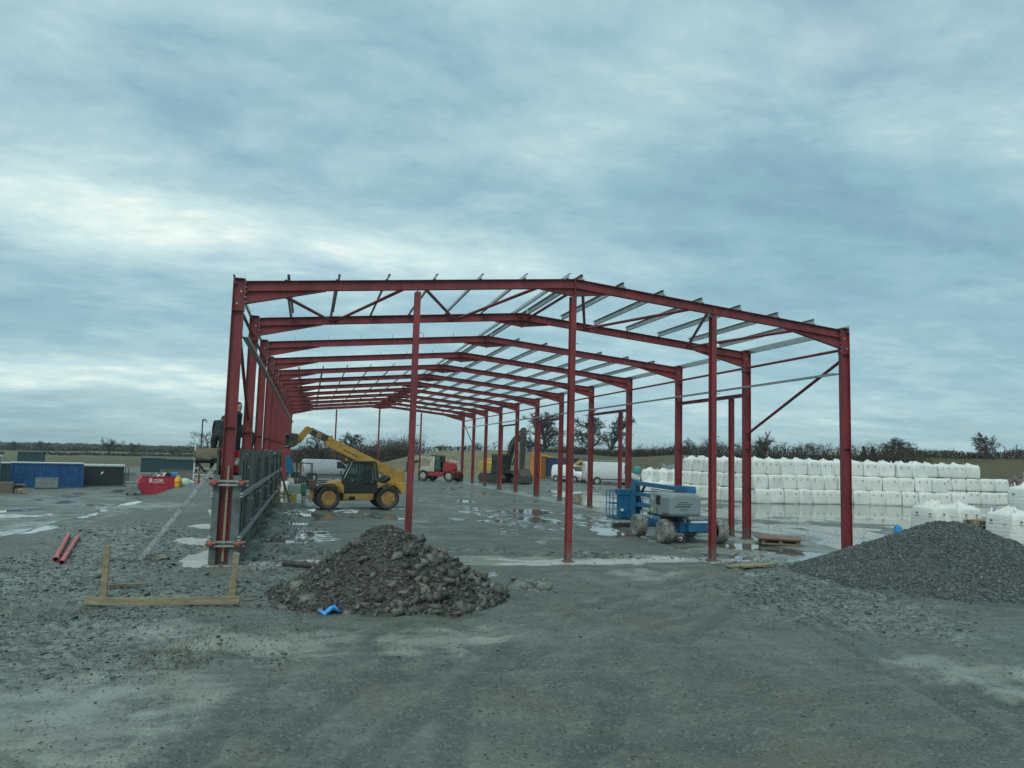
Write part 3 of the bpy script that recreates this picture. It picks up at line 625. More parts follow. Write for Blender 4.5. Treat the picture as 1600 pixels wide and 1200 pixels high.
def inst(name, me, parent, loc, rzz=0, scale=None):
    o = bpy.data.objects.new(name, me); COL.objects.link(o); o.parent = parent; o.location = loc; o.rotation_euler = (0, 0, rzz)
    if scale: o.scale = scale
    return o
for k in range(NF):
    for side in (0, 1):
        loc = (0 if side == 0 else W_, k*S_, 0); ro = 0 if side == 0 else math.pi
        if col_me is None:
            o = cm.build('column', RED, fr); col_me = o.data; o.location = loc
            b_ = bolts.build('bolt_row', BOLT, o); bol_me = b_.data
        else:
            o = inst('column', col_me, fr, loc, ro)
            if k < 7: inst('bolt_row', bol_me, o, (0, 0, 0))
def rafter_mb():
    m = MB(); x0, x1 = CD/2+.015, W_/2-.012
    c0, c1 = (x0, 0, rz(x0)-RD/2), (x1, 0, rz(x1)-RD/2)
    m.isec(c0, c1, RD, .15, .016, .011)
    m.box(x0-.014, x0, -.085, .085, HE-.72, HE+.05)      # end plate
    return m
def haunch_mb():
    m = MB(); x0, x1 = CD/2+.016, CD/2+1.9
    zb = lambda x: rz(x)-RD-.001
    m.prism([(x0, zb(x0)), (x1, zb(x1)), (x0, zb(x0)-.29)], -.006, .006)
    m.bar((x0, 0, zb(x0)-.297), (x1, 0, zb(x1)-.007), .15, .016)
    return m
def apex_mb():
    m = MB(); zb = lambda x: rz(x)-RD-.001
    a0, a1 = W_/2-.013, W_/2-.95
    m.prism([(a0, zb(a0)), (a1, zb(a1)), (a0, zb(a0)-.2)], -.006, .006)
    m.bar((a0, 0, zb(a0)-.207), (a1, 0, zb(a1)-.007), .15, .014)
    m.box(a0, a0+.012, -.08, .08, zb(a0)-.24, rz(a0)+.03)
    return m
r_me = h_me = None
for k in range(NF):
    for side in (0, 1):
        loc = (0 if side == 0 else W_, k*S_, 0); ro = 0 if side == 0 else math.pi
        if r_me is None:
            o = rafter_mb().build('rafter', RED, fr); r_me = o.data; o.location = loc
            h_ = haunch_mb().build('haunch', RED, o); h_me = h_.data; a_me = apex_mb().build('apex_haunch', RED, o).data
        else:
            o = inst('rafter', r_me, fr, loc, ro); inst('haunch', h_me, o, (0, 0, 0)); inst('apex_haunch', a_me, o, (0, 0, 0))
# purlins: Z sections on cleats
def zsec(m, p0, p1, flip=1, d=.14, f=.06, t=.006):
    x, y, zz = p0
    m.sweep(p0, p1, [(-f*flip, 0), (t/2*flip, 0), (t/2*flip, d-t), (f*flip, d-t), (f*flip, d), (-t/2*flip, d), (-t/2*flip, t), (-f*flip, t)])
px_l = [1.10, 2.31, 3.54, 4.76, 5.96, 7.16, 8.36]; px_r = [W_-q for q in px_l]
spans = [(0, 1, px_l+px_r), (1, 2, [8.36, W_-8.36]), (2, 4, [8.36]+px_r), (4, 6, px_l+px_r), (6, 8, px_l+px_r), (8, 10, px_l+px_r), (10, 11, px_l+px_r)]
for a, b_, L in spans:
    for x in L:
        m = MB(); y0, y1 = a*S_+(.09 if a else -.10), b_*S_+.02
        zsec(m, (x, y0, rz(x)+.012), (x, y1, rz(x)+.012), 1 if x < W_/2 else -1)
        m.build('purlin', GALV, fr)
for k in range(NF):                               # purlin cleats standing on the bare rafters
    if k in (1, 2, 3):
        m = MB()
        for x in px_l[:-1]+(px_r[:-1] if k == 1 else []): m.box(x+.012, x+.02, k*S_-.04, k*S_+.04, rz(x)-.004, rz(x)+.15)
        m.build('cleat_row', RED, fr)
for side in (0, 1):                               # eaves beams and tubes, side rails per bay
    for a in range(0, NF-1, 2):
        b_ = min(a+2, NF-1); y0, y1 = a*S_+(.09 if a else -.1), b_*S_+.08
        m = MB(); x = -.10 if side == 0 else W_+.10
        zsec(m, (x, y0, HE-.06), (x, y1, HE-.06), 1 if side else -1, d=.2); m.build('eaves_beam', GALV, fr)
        m = MB(); x = .19 if side == 0 else W_-.19
        y0 = max(y0, .10) if a == 0 else y0; m.sweep((x, y0, 5.42), (x, y1, 5.42), [(-.07, -.03), (.07, -.03), (.07, .03), (.064, .03), (.064, -.024), (-.064, -.024), (-.064, .03), (-.07, .03)]); m.build('side_rail', GALV, fr)
    for a in range(NF-1):
        m = MB(); x = 0 if side == 0 else W_
        m.tube((x, a*S_+CB/2, 6.15), (x, (a+1)*S_-CB/2, 6.15), .045, n=8); m.build('eaves_tie', RED, fr)
def br(p0, p1, r=.045):
    MB().tube(p0, p1, r, n=10).build('brace', RED, fr)
f1 = lambda x, dz=-.16: (x, S_-.08, rz(x)+dz)
f0 = lambda x, dz=-.14: (x, .08, rz(x)+dz)
for a, b_ in ((f0(.95, -.3), f1(2.3)), (f1(2.42), f0(4.1)), (f0(4.45), f1(6.2)), (f1(6.34), f0(7.7)), (f0(8.75), f1(8.75)), (f1(10.84), f0(8.9)) if False else (f1(10.84), f0(12.25)), (f0(12.66), f1(14.7)), (f1(14.8), f0(15.85)), (f0(8.82, -.28), f1(10.78))):
    br(a, b_)
x = W_
br((x, .09, 5.85), (x, S_-.09, 3.75), .05); br((0, .09, 5.9), (0, S_-.09, 3.6), .045)
y11 = 11*S_; br((x, y11-.09, 6.05), (x, y11-S_+.09, 3.6)); br((0, y11-.09, 6.05), (0, y11-S_+.09, 3.6))
# gable posts front and back
for yb, b0, sgn in ((0.0, 0, 1), (y11, 0, -1)):
    for xg in (4.31, 8.52, 12.74):
        m = MB(); yy = yb+sgn*.0; top = rz(xg)-RD-.06-(.16 if abs(xg-W_/2) < 1 else 0)
        m.isec((xg, yy, 0), (xg, yy, top), .20, .145, .016, .011, up=(0, 1, 0)); m.box(xg-.13, xg+.13, yy-.14, yy+.14, -.05, .02)
        m.box(xg-.006, xg+.006, yy-.05, yy+.05, top, rz(xg)-RD/2)
        for zz in (2.1, 3.4, 4.6, 5.75): m.box(xg+.075, xg+.17, yy-.10, yy-.09, zz, zz+.015)
        m.build('gable_post', RED, fr)
for ya, yb, near in ((1, 2, 1), (3, 4, 3), (5, 6, 6), (7, 8, 8)):    # door posts and header beams in the right side wall
    yp = near*S_+(.95 if near == ya else -.75); xd = W_-.04
    hz = 5.15
    m = MB(); m.isec((xd, ya*S_+CB/2+.01, hz), (xd, yb*S_-CB/2-.01, hz), .13, .11, .012, .01); m.build('door_header', RED, fr)
    m = MB(); m.isec((xd, yp, 0), (xd, yp, hz-.07), .18, .15, .014, .01, up=(0, 1, 0)); m.box(xd-.12, xd+.12, yp-.12, yp+.12, -.05, .02); m.build('door_post', RED, fr)

# ------------------------------------------------------------------ wall formwork along the left column line
fw = thing('wall_formwork', 'dark plywood wall formwork clamped round the left row of red columns', 'formwork')
FZ, FY = 2.68, 27.6
m = MB(); m.box(-.17, .25, .28, FY-.1, -.05, 2.22); m.build('concrete_core', CONC, fw)
np_ = 11; pl_ = (FY+.12)/np_
for side in (0, 1):
    for k in range(np_):
        y0 = -.12+k*pl_; m = MB(); x0, x1 = ((-.24, -.19) if side == 0 else (.26, .31))
        m.box(x0+.012, x1-.012, y0+.012, y0+pl_-.012, 0.0, FZ-.02); m.cur = 1
        for yy in (y0, y0+pl_-.05): m.box(x0, x1, yy+.004, yy+.046, 0.0, FZ)
        m.box(x0, x1, y0+.046, y0+pl_-.046, FZ-.05, FZ)
        if side == 1 and k % 2 == 0:
            for yy in (y0+.8, y0+1.7): m.box(x1-.01, x1+.015, yy, yy+.03, .3, FZ-.25)
        m.build('shutter_panel', [PLY, PLYEDGE], fw)
for zz in (.62, 1.62):
    for x in (.355, -.29):
        m = MB(); m.box(x-.035, x+.035, -.2, FY, zz-.05, zz-.012); m.box(x-.035, x+.035, -.2, FY, zz+.012, zz+.05); m.build('waler', ALU, fw)
for zz in (.50, 1.90):
    m = MB(); m.bar((-.36, -.20, zz+.045), (.50, -.20, zz+.045), .03, .05); m.bar((-.36, -.20, zz-.045), (.50, -.20, zz-.045), .03, .05); m.build('tie_bar', GALV, fw)
    for x in (-.25, .36):
        m = MB(); m.lathe([(.02, -.08), (.055, -.07), (.062, -.03), (.04, .0), (.04, .05)], (x, -.24, zz), (0, 1, 0), 8); m.box(x-.09, x+.09, -.235, -.222, zz-.075, zz+.075); m.tube((x-.12, -.26, zz), (x+.12, -.26, zz+.03), .02, n=6)
        m.build('clamp', ORANGE, fw, bevel=.006)
for k in range(7):
    yy = 2.2+k*3.6
    for zz in (.85, 1.4):
        m = MB(); m.tube((.32, yy, zz), (.46, yy, zz), .018, n=6); m.box(.33, .345, yy-.09, yy+.09, zz-.05, zz+.05); m.lathe([(.045, 0), (.05, .05), (.02, .06)], (.40, yy, zz), (1, 0, 0), 8); m.build('tie_nut', GALV, fw)
m = MB(); m.bar((.02, -.1, .1), (.03, -.1, 2.3), .05, .03, up=(0, 1, 0)); m.build('timber_batten', WOOD, fw)
m = MB()
for k, (xa, xb) in enumerate(((-.185, -.03), (-.03, .11), (.11, .255))):
    for j, zc in enumerate((2.12, 2.30, 2.48)): m.cur = (k+j+1) % 2; m.box(xa, xb, .12, .15, zc, zc+.18)
m.cur = 0; m.box(-.185, .255, .15, .27, 2.13, 2.16)
o = m.build('barrier_board', [WHITE, REDW], None, bevel=.008); tag(o, 'red and white striped barrier board fixed across the top end of the dark formwork', 'barrier board')
for xa, xb in ((-.285, -.14), (.15, .335)):
    m = MB(); m.box(xa, xb, -.155, -.122, .02, 2.08); m.build('stop_end_board', mat('grey stop-end board', (.115, .14, .145), .55, var=.4, dirt=.6, mud=.5, mudh=.5), fw)
rg = np.random.default_rng(31); bv, bf = ico(); n_ = 420; P_ = np.stack([np.full(n_, .285)+rg.uniform(-.1, .025, n_), rg.uniform(-.1, FY, n_), FZ-.03-rg.exponential(.16, n_)], 1)
v_, f_, t_ = stones(P_, rg.uniform(.012, .05, n_), rg, 1.2, .2); fast_mesh('concrete_spatter', v_, f_, CONC, fw, tone={'tone': t_})['kind'] = 'stuff'
# bracket walkway outside the formwork
wk = thing('scaffold_walkway', 'timber plank walkway on steel brackets hung outside the dark formwork wall', 'walkway')
m = MB()
m.box(-.86, -.30, .9, 3.2, 2.06, 2.10)
for k in range(2): m.box(-.84+k*.19, -.66+k*.19, .75, 15.0, 2.40, 2.44)
m.build('plank_deck', WOODG, wk)
m = MB(); m.box(-.82, -.27, .70, .735, 2.47, 2.70); m.box(-.875, -.845, .7, 15, 2.45, 2.62); m.build('toe_board', WOODG, wk)
for k in range(6):
    y = 1.0+k*2.75; m = MB(); m.bar((-.88, y, 2.36), (-.25, y, 2.36), .05, .07); m.bar((-.82, y, 2.34), (-.27, y, 1.72), .05, .05); m.bar((-.275, y, 2.4), (-.275, y, 1.6), .04, .05); m.build('bracket', DKGREY, wk)
# aluminium ladder leaning on the walkway
ld = thing('ladder', 'grey aluminium ladder leaning from the gravel against the end of the formwork wall', 'ladder')
a0, a1 = np.array([-1.90, .55, .0]), np.array([-.30, .55, 2.32])
for k, dy in enumerate((0, .36)):
    m = MB(); m.bar(a0+[0, dy, 0], a1+[0, dy, 0], .03, .085, up=(-.8, 0, .55)); m.build('stile', ALU, ld)
m = MB(); dd = (a1-a0); L_ = np.linalg.norm(dd)
for k in range(10):
    p = a0+dd*((k+.6)/10.3); m.tube(p+[0, -.018, 0], p+[0, .38, 0], .016, n=8)
m.build('rung_set', DKGREY, ld)
m = MB(); [m.box(a0[0]-.05, a0[0]+.05, a0[1]+dy-.03, a0[1]+dy+.03, -.01, .05) for dy in (0, .36)]; m.build('foot', RUBBER, ld)
# push-pull prop and stepladder inside the wall
o = MB().tube((.36, 16.6, 2.55), (1.1, 20.25, .03), .035, n=8).tube((.6, 17.8, 1.73), (1.0, 19.8, .36), .05, n=8); o.box(1.0, 1.2, 20.12, 20.38, -.02, .03)
tag(o.build('prop', GALV), 'thin galvanised prop slanting from the formwork top down to the wet ground', 'prop')
st = thing('stepladder', 'small yellow and grey stepladder standing by the far end of the formwork', 'stepladder', (.55, 21.8, 0), R_(10))
for nm, y0, mt in (('front_frame', -.32, YELL), ('rear_frame', .32, GALV)):
    m = MB()
    for s in (-1, 1): m.bar((s*.24, y0, 0), (s*.14, 0, 1.15), .05, .025)
    for k in range(1, 4): t = k/4; m.bar((-.24+.1*t, y0*(1-t), 1.15*t), (.24-.1*t, y0*(1-t), 1.15*t), .06, .02)
    m.build(nm, mt, st)
m = MB(); m.box(-.17, .17, -.12, .1, 1.15, 1.18); m.build('top_step', YELL, st)

# ------------------------------------------------------------------ people
def person(name, label, J, seg, rad, paint, loc, rz, extra=None):
    """one skinned figure. J: joint -> (x,y,z); seg: bones; rad: joint radius (or pair); paint: list of (material index, joints)"""
    names = list(J); ix_ = {k: i for i, k in enumerate(names)}
    me = bpy.data.meshes.new(name); me.from_pydata([J[k] for k in names], [(ix_[a], ix_[b_]) for a, b_ in seg], [])
    o = bpy.data.objects.new(name+'_rig', me); COL.objects.link(o)
    sk = o.modifiers.new('Skin', 'SKIN'); sk.use_smooth_shade = True; su = o.modifiers.new('Sub', 'SUBSURF'); su.levels = 2; su.render_levels = 2
    for i, k in enumerate(names):
        r = rad.get(k, .03); d = me.skin_vertices[0].data[i]; d.radius = r if isinstance(r, tuple) else (r, r); d.use_root = (k == 'pelvis')
    dg = bpy.context.evaluated_depsgraph_get(); ev = o.evaluated_get(dg); fm = bpy.data.meshes.new_from_object(ev)
    bpy.data.objects.remove(o)
    mi = {}; mats = []
    for mt, js in paint:
        if mt not in mats: mats.append(mt)
        for j in js: mi[j] = mats.index(mt)
    pts = []; lab = []
    for a, b_ in seg:
        for t in np.linspace(0, 1, 7):
            pts.append(np.array(J[a])*(1-t)+np.array(J[b_])*t); lab.append(mi.get(a if t < .5 else b_, 0))
    pts = np.array(pts); lab = np.array(lab)
    fm.materials.clear()
    for mt in mats: fm.materials.append(mt)
    cs = np.array([p.center[:] for p in fm.polygons])
    nn = np.argmin(((cs[:, None]-pts[None])**2).sum(-1), 1)
    fm.polygons.foreach_set('material_index', lab[nn].astype(np.int32)); fm.update()
    b_ = bpy.data.objects.new(name, fm); COL.objects.link(b_); b_.location = loc; b_.rotation_euler = (0, 0, rz)
    tag(b_, label, 'person'); return b_
def hand(J, seg, rad, side, w, d, pal):
    """five bent fingers rooted in the palm; d = finger direction, pal = palm side direction"""
    d = np.array(d, float); d /= np.linalg.norm(d); pal = np.array(pal, float); q = np.cross(d, pal)
    kk = 'palm'+side; J[kk] = tuple(np.array(w)+d*.075); seg.append(('wrist'+side, kk)); rad[kk] = (.034, .018)
    for i, (off, L) in enumerate(((-.030, .060), (-.010, .074), (.011, .068), (.030, .052))):
        a = 'fa%d%s' % (i, side); b_ = 'fb%d%s' % (i, side)
        J[a] = tuple(np.array(w)+d*(.085+L*.5)+q*off*1.05); J[b_] = tuple(np.array(w)+d*(.085+L*.85)+q*off*1.05+pal*.028)
        seg += [(kk, a), (a, b_)]; rad[a] = .0085; rad[b_] = .0075
    a = 'th'+side; J[a] = tuple(np.array(w)+d*.085+q*-.055+pal*.02); seg.append(('wrist'+side, a)); rad[a] = .0095
def head_bits(o, hc, yaw=0):
    """hair, ears; hc centre of the head in the figure's frame, face towards -y turned by yaw"""
    T_ = Matrix.Translation(V3(hc)) @ Matrix.Rotation(yaw, 4, 'Z')
    m = MB(); m.T = T_
    bv, bf = ico2(); v_ = bv*np.array([.083, .102, .108])+np.array([0, .012, .03])
    fc = [f for f in bf if not (v_[f].mean(0)[1] < -.045 and v_[f].mean(0)[2] < .075) and v_[f].mean(0)[2] > -.045]
    m.add(v_, [tuple(f) for f in fc]); m.build('hair', HAIR, o, smooth=60)
def std_joints(lean=0.0, turn=0):
    J = {'pelvis': (0, 0, .95), 'waist': (0, -.005, 1.08), 'chest': (0, .005, 1.30), 'upchest': (0, .01, 1.42), 'neck': (0, .0, 1.50), 'head0': (0, -.012, 1.575), 'head1': (0, -.012, 1.66), 'crown': (0, .0, 1.725), 'nose': (0, -.108, 1.60), 'chin': (0, -.075, 1.545)}
    seg = [('pelvis', 'waist'), ('waist', 'chest'), ('chest', 'upchest'), ('upchest', 'neck'), ('neck', 'head0'), ('head0', 'head1'), ('head1', 'crown'), ('head0', 'chin'), ('head0', 'nose')]
    rad = {'pelvis': (.16, .115), 'waist': (.15, .11), 'chest': (.17, .12), 'upchest': (.15, .10), 'neck': .057, 'head0': (.075, .085), 'head1': (.082, .10), 'crown': .06, 'nose': .013, 'chin': .032}
    for s, sx in (('L', 1), ('R', -1)):
        J.update({'shoulder'+s: (sx*.185, .015, 1.43), 'elbow'+s: (sx*.245, .04, 1.15), 'wrist'+s: (sx*.235, -.04, .91), 'hip'+s: (sx*.095, .0, .90), 'knee'+s: (sx*.105, -.015, .50), 'ankle'+s: (sx*.11, .02, .09), 'toe'+s: (sx*.125, -.16, .035), 'heel'+s: (sx*.11, .06, .04), 'ear'+s: (sx*.088, .0, 1.60)})
        seg += [('upchest', 'shoulder'+s), ('shoulder'+s, 'elbow'+s), ('elbow'+s, 'wrist'+s), ('pelvis', 'hip'+s), ('hip'+s, 'knee'+s), ('knee'+s, 'ankle'+s), ('ankle'+s, 'toe'+s), ('ankle'+s, 'heel'+s), ('head0', 'ear'+s)]
        rad.update({'shoulder'+s: .075, 'elbow'+s: .052, 'wrist'+s: .034, 'hip'+s: .10, 'knee'+s: .07, 'ankle'+s: .05, 'toe'+s: .04, 'heel'+s: .04, 'ear'+s: .018})
    return J, seg, rad
HEADJ = ['neck', 'head0', 'head1', 'crown', 'nose', 'chin', 'earL', 'earR']
def paints(J, top, legs, skin=SKIN, boots=BLACK):
    hands = [k for k in J if k[:4] in ('wris', 'palm') or k[:2] in ('fa', 'fb', 'th')]
    return [(top, ['waist', 'chest', 'upchest', 'shoulderL', 'shoulderR', 'elbowL', 'elbowR']), (legs, ['pelvis', 'hipL', 'hipR', 'kneeL', 'kneeR']), (boots, ['ankleL', 'ankleR', 'toeL', 'toeR', 'heelL', 'heelR']), (skin, HEADJ+hands)]
# standing man on the wall, looking right along the shed
J, seg, rad = std_joints()
for s, sx in (('L', 1), ('R', -1)): hand(J, seg, rad, s, J['wrist'+s], (0, -.25, -1), (-sx*.8, -.6, 0))
o = person('person', 'man in a dark jacket and dark trousers standing upright behind the first red column', J, seg, rad, [(a, [j for j in b_ if a is not SKIN or j in HEADJ]) for a, b_ in paints(J, CLOTHB, CLOTHD)]+[(CLOTHD, [j for j in J if j[:4] in ('wris', 'palm') or j[:2] in ('fa', 'fb', 'th')])], (-.09, 2.75, 2.222), R_(78)); head_bits(o, (0, -.012, 1.62))
# bending man left of the first column on the walkway
J, seg, rad = std_joints()
def bend(J, ang, piv=(0, 0, .95), keep=()):
    c_, s_ = math.cos(ang), math.sin(ang)
    for k in list(J):
        if k in ('pelvis',) or k[:3] in ('hip', 'kne', 'ank', 'toe', 'hee'): continue
        x, y, zz = J[k]; y -= piv[1]; zz -= piv[2]; J[k] = (x, y*c_-zz*s_+piv[1], y*s_+zz*c_+piv[2])
bend(J, R_(52), piv=(0, 0, .95))
for s, sx in (('L', 1), ('R', -1)):
    sh_ = np.array(J['shoulder'+s]); J['elbow'+s] = tuple(sh_+[sx*.05, -.06, -.28]); J['wrist'+s] = tuple(sh_+[sx*.0, -.22, -.46]); hand(J, seg, rad, s, J['wrist'+s], (0, -.5, -1), (-sx*.8, -.2, .2))
o = person('person', 'dark-clothed man bending forward on the walkway left of the first red column', J, seg, rad, paints(J, CLOTHB, CLOTHD), (-.44, 1.7, 2.11), R_(172)); head_bits(o, J['head0'])
J, seg, rad = std_joints(); bend(J, R_(62))
for s, sx in (('L', 1), ('R', -1)):
    sh_ = np.array(J['shoulder'+s]); J['elbow'+s] = tuple(sh_+[sx*.06, -.05, -.28]); J['wrist'+s] = tuple(sh_+[sx*.0, -.1, -.5]); hand(J, seg, rad, s, J['wrist'+s], (0, -.3, -1), (-sx*.8, -.2, .2))
    J['knee'+s] = (sx*.12, -.09, .50)
o = person('person', 'third man in dark clothes stooping between the second and third red columns', J, seg, rad, paints(J, CLOTHB, CLOTHD), (.06, 6.75, 2.222), R_(-70)); head_bits(o, J['head0'])

# ------------------------------------------------------------------ foreground: profile boards, tubes, piles, planks
gp = thing('profile_board', 'timber setting-out profile of two stakes and one long horizontal board in the foreground gravel', 'profile board')
p0, p1 = G(160, 948), G(360, 946)
for p, h_, ln in ((p0, .90, .0), (p1, .88, .05)):
    zb = sheet_z(p[0], p[1]); m = MB(); m.bar((p[0], p[1], zb-.12), (p[0]+ln, p[1]+.01, zb+h_), .105, .05, up=(0, 1, 0)); m.build('stake', WOOD, gp, bevel=.006)
a, b_ = G(131, 953), G(373, 951); za, zb = sheet_z(a[0], a[1]), sheet_z(b_[0], b_[1]); zc_ = max(za, zb)
m = MB(); m.bar((a[0], a[1]+.02, zc_+.07), ((a[0]+b_[0])/2, (a[1]+b_[1])/2+.01, zc_+.052), .03, .125); m.bar(((a[0]+b_[0])/2, (a[1]+b_[1])/2+.01, zc_+.052), (b_[0], b_[1]+.02, zc_+.07), .03, .125); m.build('rail_board', WOOD, gp, bevel=.004)
def lying(name, label, cat, px0, px1, mtl, r=None, w=None, h=None, group=None, dz=0):
    a, b_ = G(*px0), G(*px1); a[2] = sheet_z(a[0], a[1]); b_[2] = sheet_z(b_[0], b_[1]); m = MB()
    if r:
        m.lathe([(r*.86, 0), (r, 0), (r, 1), (r*.86, 1), (r*.86, 0)], (0, 0, 0), (0, 0, 1), 16)
        L = np.linalg.norm(b_-a); q = V3(b_-a).to_track_quat('Z', 'Y').to_matrix().to_4x4()
        T_ = Matrix.Translation(V3(a)+Vector((0, 0, r+dz))) @ q @ Matrix.Diagonal((1, 1, L, 1)); m.v = [T_ @ p for p in m.v]
    else: m.bar(a+[0, 0, h/2+dz], b_+[0, 0, h/2+dz], w, h)
    return tag(m.build(name, mtl, smooth=40 if r else 0, bevel=0 if r else .004), label, cat, group)
TUBE = mat('faded red tube', (0.46, 0.10, 0.09), 0.5, var=.2, dirt=.35)
lying('steel_tube', 'left of two red steel tubes lying on the gravel, slightly longer', 'steel tube', (86, 881), (107, 839), TUBE, r=.056, group='red tubes on the gravel')
lying('steel_tube', 'right of two red steel tubes lying on the gravel, nearer the ladder', 'steel tube', (96, 884), (122, 841), TUBE, r=.056, group='red tubes on the gravel')
lying('plank', 'thin grey plank lying on the gravel behind the left timber stake', 'plank', (166, 922), (231, 917), WOODG, w=.09, h=.05, dz=.02)
lying('drain_pipe', 'dark pipe lying on the ground just left behind the rubble heap', 'pipe', (443, 886), (530, 893), DKGREY, r=.075)
lying('timber_offcut', 'short pale timber offcut on the gravel beside the ladder foot', 'offcut', (246, 876), (262, 872), WOOD, w=.12, h=.04)
lying('timber_offcut', 'tiny pale timber offcut on the ground right of the right timber stake', 'offcut', (380, 940), (396, 939), WOOD, w=.05, h=.03)
def boulder(name, label, px, s, mtl, seed):
    p = G(*px); zz = sheet_z(p[0], p[1]); rg = np.random.default_rng(seed); v_, f_, t_ = stones(np.array([[p[0], p[1], zz+s*.35]]), np.array([s]), rg, .7, .08, ico2(), facet=9)
    return tag(fast_mesh(name, v_, f_, mtl, tone={'tone': t_+.3}), label, 'rock')
boulder('rock', 'lone pale stone lying in front of the near end of the formwork', (322, 900), .085, GRAVEL, 5)
# rubble heap
def heap(name, label, cat, c, ax, ay, hgt, powr, mtl, n_small, n_big, s_small, s_big, seed, flat, jag, ridge=0.0, rot=0.0, facet=0, dome=0.0):
    rg = np.random.default_rng(seed); n_ = 110; t = np.linspace(-1.25, 1.25, n_); XX, YY = np.meshgrid(t, t); xx, yy = XX.ravel(), YY.ravel()
    cr, sr = math.cos(rot), math.sin(rot)
    def hz(a, b_):
        wa = c[0]+a*ax*cr-b_*ay*sr; wb = c[1]+a*ax*sr+b_*ay*cr
        r = np.sqrt(a*a+b_*b_)*(1+.28*(fbm(wa*.9, wb*.9, 3, seed)-.5)); base = np.clip(1-np.sqrt(r*r+dome*dome)+dome*.0, 0, 1)**powr
        hh = hgt*base*(1+.22*(fbm(wa*1.7, wb*1.7, 3, seed+5)-.5)); return wa, wb, hh+.05*(fbm(wa*5, wb*5, 3, seed+9)-.5)*(base > 0)-.10*sst(.0, .10, r-.95)
    wa, wb, hh = hz(xx, yy); g0 = gz(wa, wb); i_ = np.arange(n_*n_).reshape(n_, n_)
    f = np.stack([i_[:-1, :-1], i_[:-1, 1:], i_[1:, 1:], i_[1:, :-1]], -1).reshape(-1, 4)
    f3 = np.concatenate([f[:, [0, 1, 2]], f[:, [0, 2, 3]]]); v = [np.stack([wa, wb, g0+hh], 1)]; F_ = [f3]; T_ = [np.full(len(wa), .15)]
    off = len(wa)
    for num, s0, bs, sp in ((n_small, s_small, ico(), 1.0), (n_big, s_big, block(), 1.121)):
        rr = np.sqrt(rg.uniform(0, 1, num)) if sp == 1.0 else (rg.uniform(0, 1, num)**.38)
        an = rg.uniform(0, 2*np.pi, num); a, b_ = rr*np.cos(an)*sp, rr*np.sin(an)*sp
        if sp != 1.0: a = np.abs(a)*np.where(rg.uniform(0, 1, num) < .72, 1, -1); b_ = np.where(rg.uniform(0, 1, num) < .7, -np.abs(b_), b_)
        wa, wb, hh = hz(a, b_); s = s0*np.exp(rg.normal(0, .5, num)).clip(.45, 2.3); keep = hh > -.03
        wa, wb, hh, s = wa[keep], wb[keep], hh[keep], s[keep]
        v_, f_, t_ = stones(np.stack([wa, wb, gz(wa, wb)+hh+s*.12], 1), s, rg, flat, jag+(.10 if sp != 1.0 else 0), bs, facet=facet); v.append(v_); F_.append(f_+off); T_.append(np.clip(t_*.8+(.25 if sp != 1.0 else 0), 0, 1)); off += len(v_)
    return tag(fast_mesh(name, np.concatenate(v), np.concatenate(F_), mtl, tone={'tone': np.concatenate(T_)}), label, cat)
heap('rubble_heap', 'conical heap of brown earth and broken stones in the centre foreground', 'rubble heap', (3.42, -4.35), 2.35, 1.75, 1.42, 1.12, RUBBLE, 11000, 620, .024, .084, 3, .75, .08, facet=7)
heap('slate_heap', 'large smooth heap of crushed blue-grey slate at the right edge', 'slate heap', (17.2, -3.6), 4.0, 3.6, 1.54, 1.05, SLATE, 62000, 40, .0155, .04, 8, .45, .25, rot=R_(-20), dome=.10)
# blue rag at the foot of the heap
rg = np.random.default_rng(2); p = G(514, 961); v_, f_ = ico2(); v_ = v_*np.array([.17, .08, .055])*(1+.18*rg.normal(0, 1, (len(v_), 1)).clip(-1.5, 1.5)); v_[:, 2] += .05*np.sin(v_[:, 0]*22)
v_ = v_+np.array([p[0], p[1], sheet_z(p[0], p[1])+.06]); tag(fast_mesh('rag', v_, f_, BLUEP, smooth=True), 'crumpled bright blue rag at the foot of the rubble heap', 'rag')
# boards on the mud on the right
c_ = G(1217, 850); rb = thing('mud_pallet', 'flat reddish board resting on a broken pallet in the mud beside the boom lift', 'pallet', (c_[0], c_[1], sheet_z(c_[0], c_[1])), R_(-28))
m = MB(); m.box(-.75, .75, -.62, .62, .20, .235); m.build('top_board', PLANKR, rb)
m = MB()
for y in (-.5, 0, .5):
    m.box(-.62, .62, y-.05, y+.05, .02, .075); m.box(-.62, .62, y-.05, y+.05, .15, .198)
    for x in (-.55, 0, .55): m.box(x-.06, x+.06, y-.048, y+.048, .075, .15)
m.build('pallet_base', WOODG, rb)
for k, (q0, q1, lb) in enumerate((((1138, 886), (1185, 884), 'left, paler'), ((1160, 889), (1208, 886), 'right, nearer'))):
    a, b_ = G(*q0), G(*q1); m = MB(); m.bar((a[0], a[1], sheet_z(a[0], a[1])+.06+.03*k), (b_[0], b_[1], sheet_z(b_[0], b_[1])+.05+.05*k), .22, .035)
    tag(m.build('scaffold_board', WOOD), lb+' of two pale boards lying in the wet by the third gable post', 'board', 'boards by the third gable post')
c_ = G(1403, 837); m = MB(); m.lathe([(.12, 0), (.13, .02), (.13, .36), (.115, .40), (.05, .42), (.05, .46), (0, .46)], (c_[0], c_[1], sheet_z(c_[0], c_[1])), n=16)
o = m.build('drum', BLUEP, smooth=40); tag(o, 'small bright blue drum standing behind the slate heap', 'drum')
m = MB(); m.lathe([(.133, 0), (.138, .01), (.138, .03), (.133, .04)], (c_[0], c_[1], sheet_z(c_[0], c_[1])+.2), n=16); m.build('hoop', BLUEP, o, smooth=40)

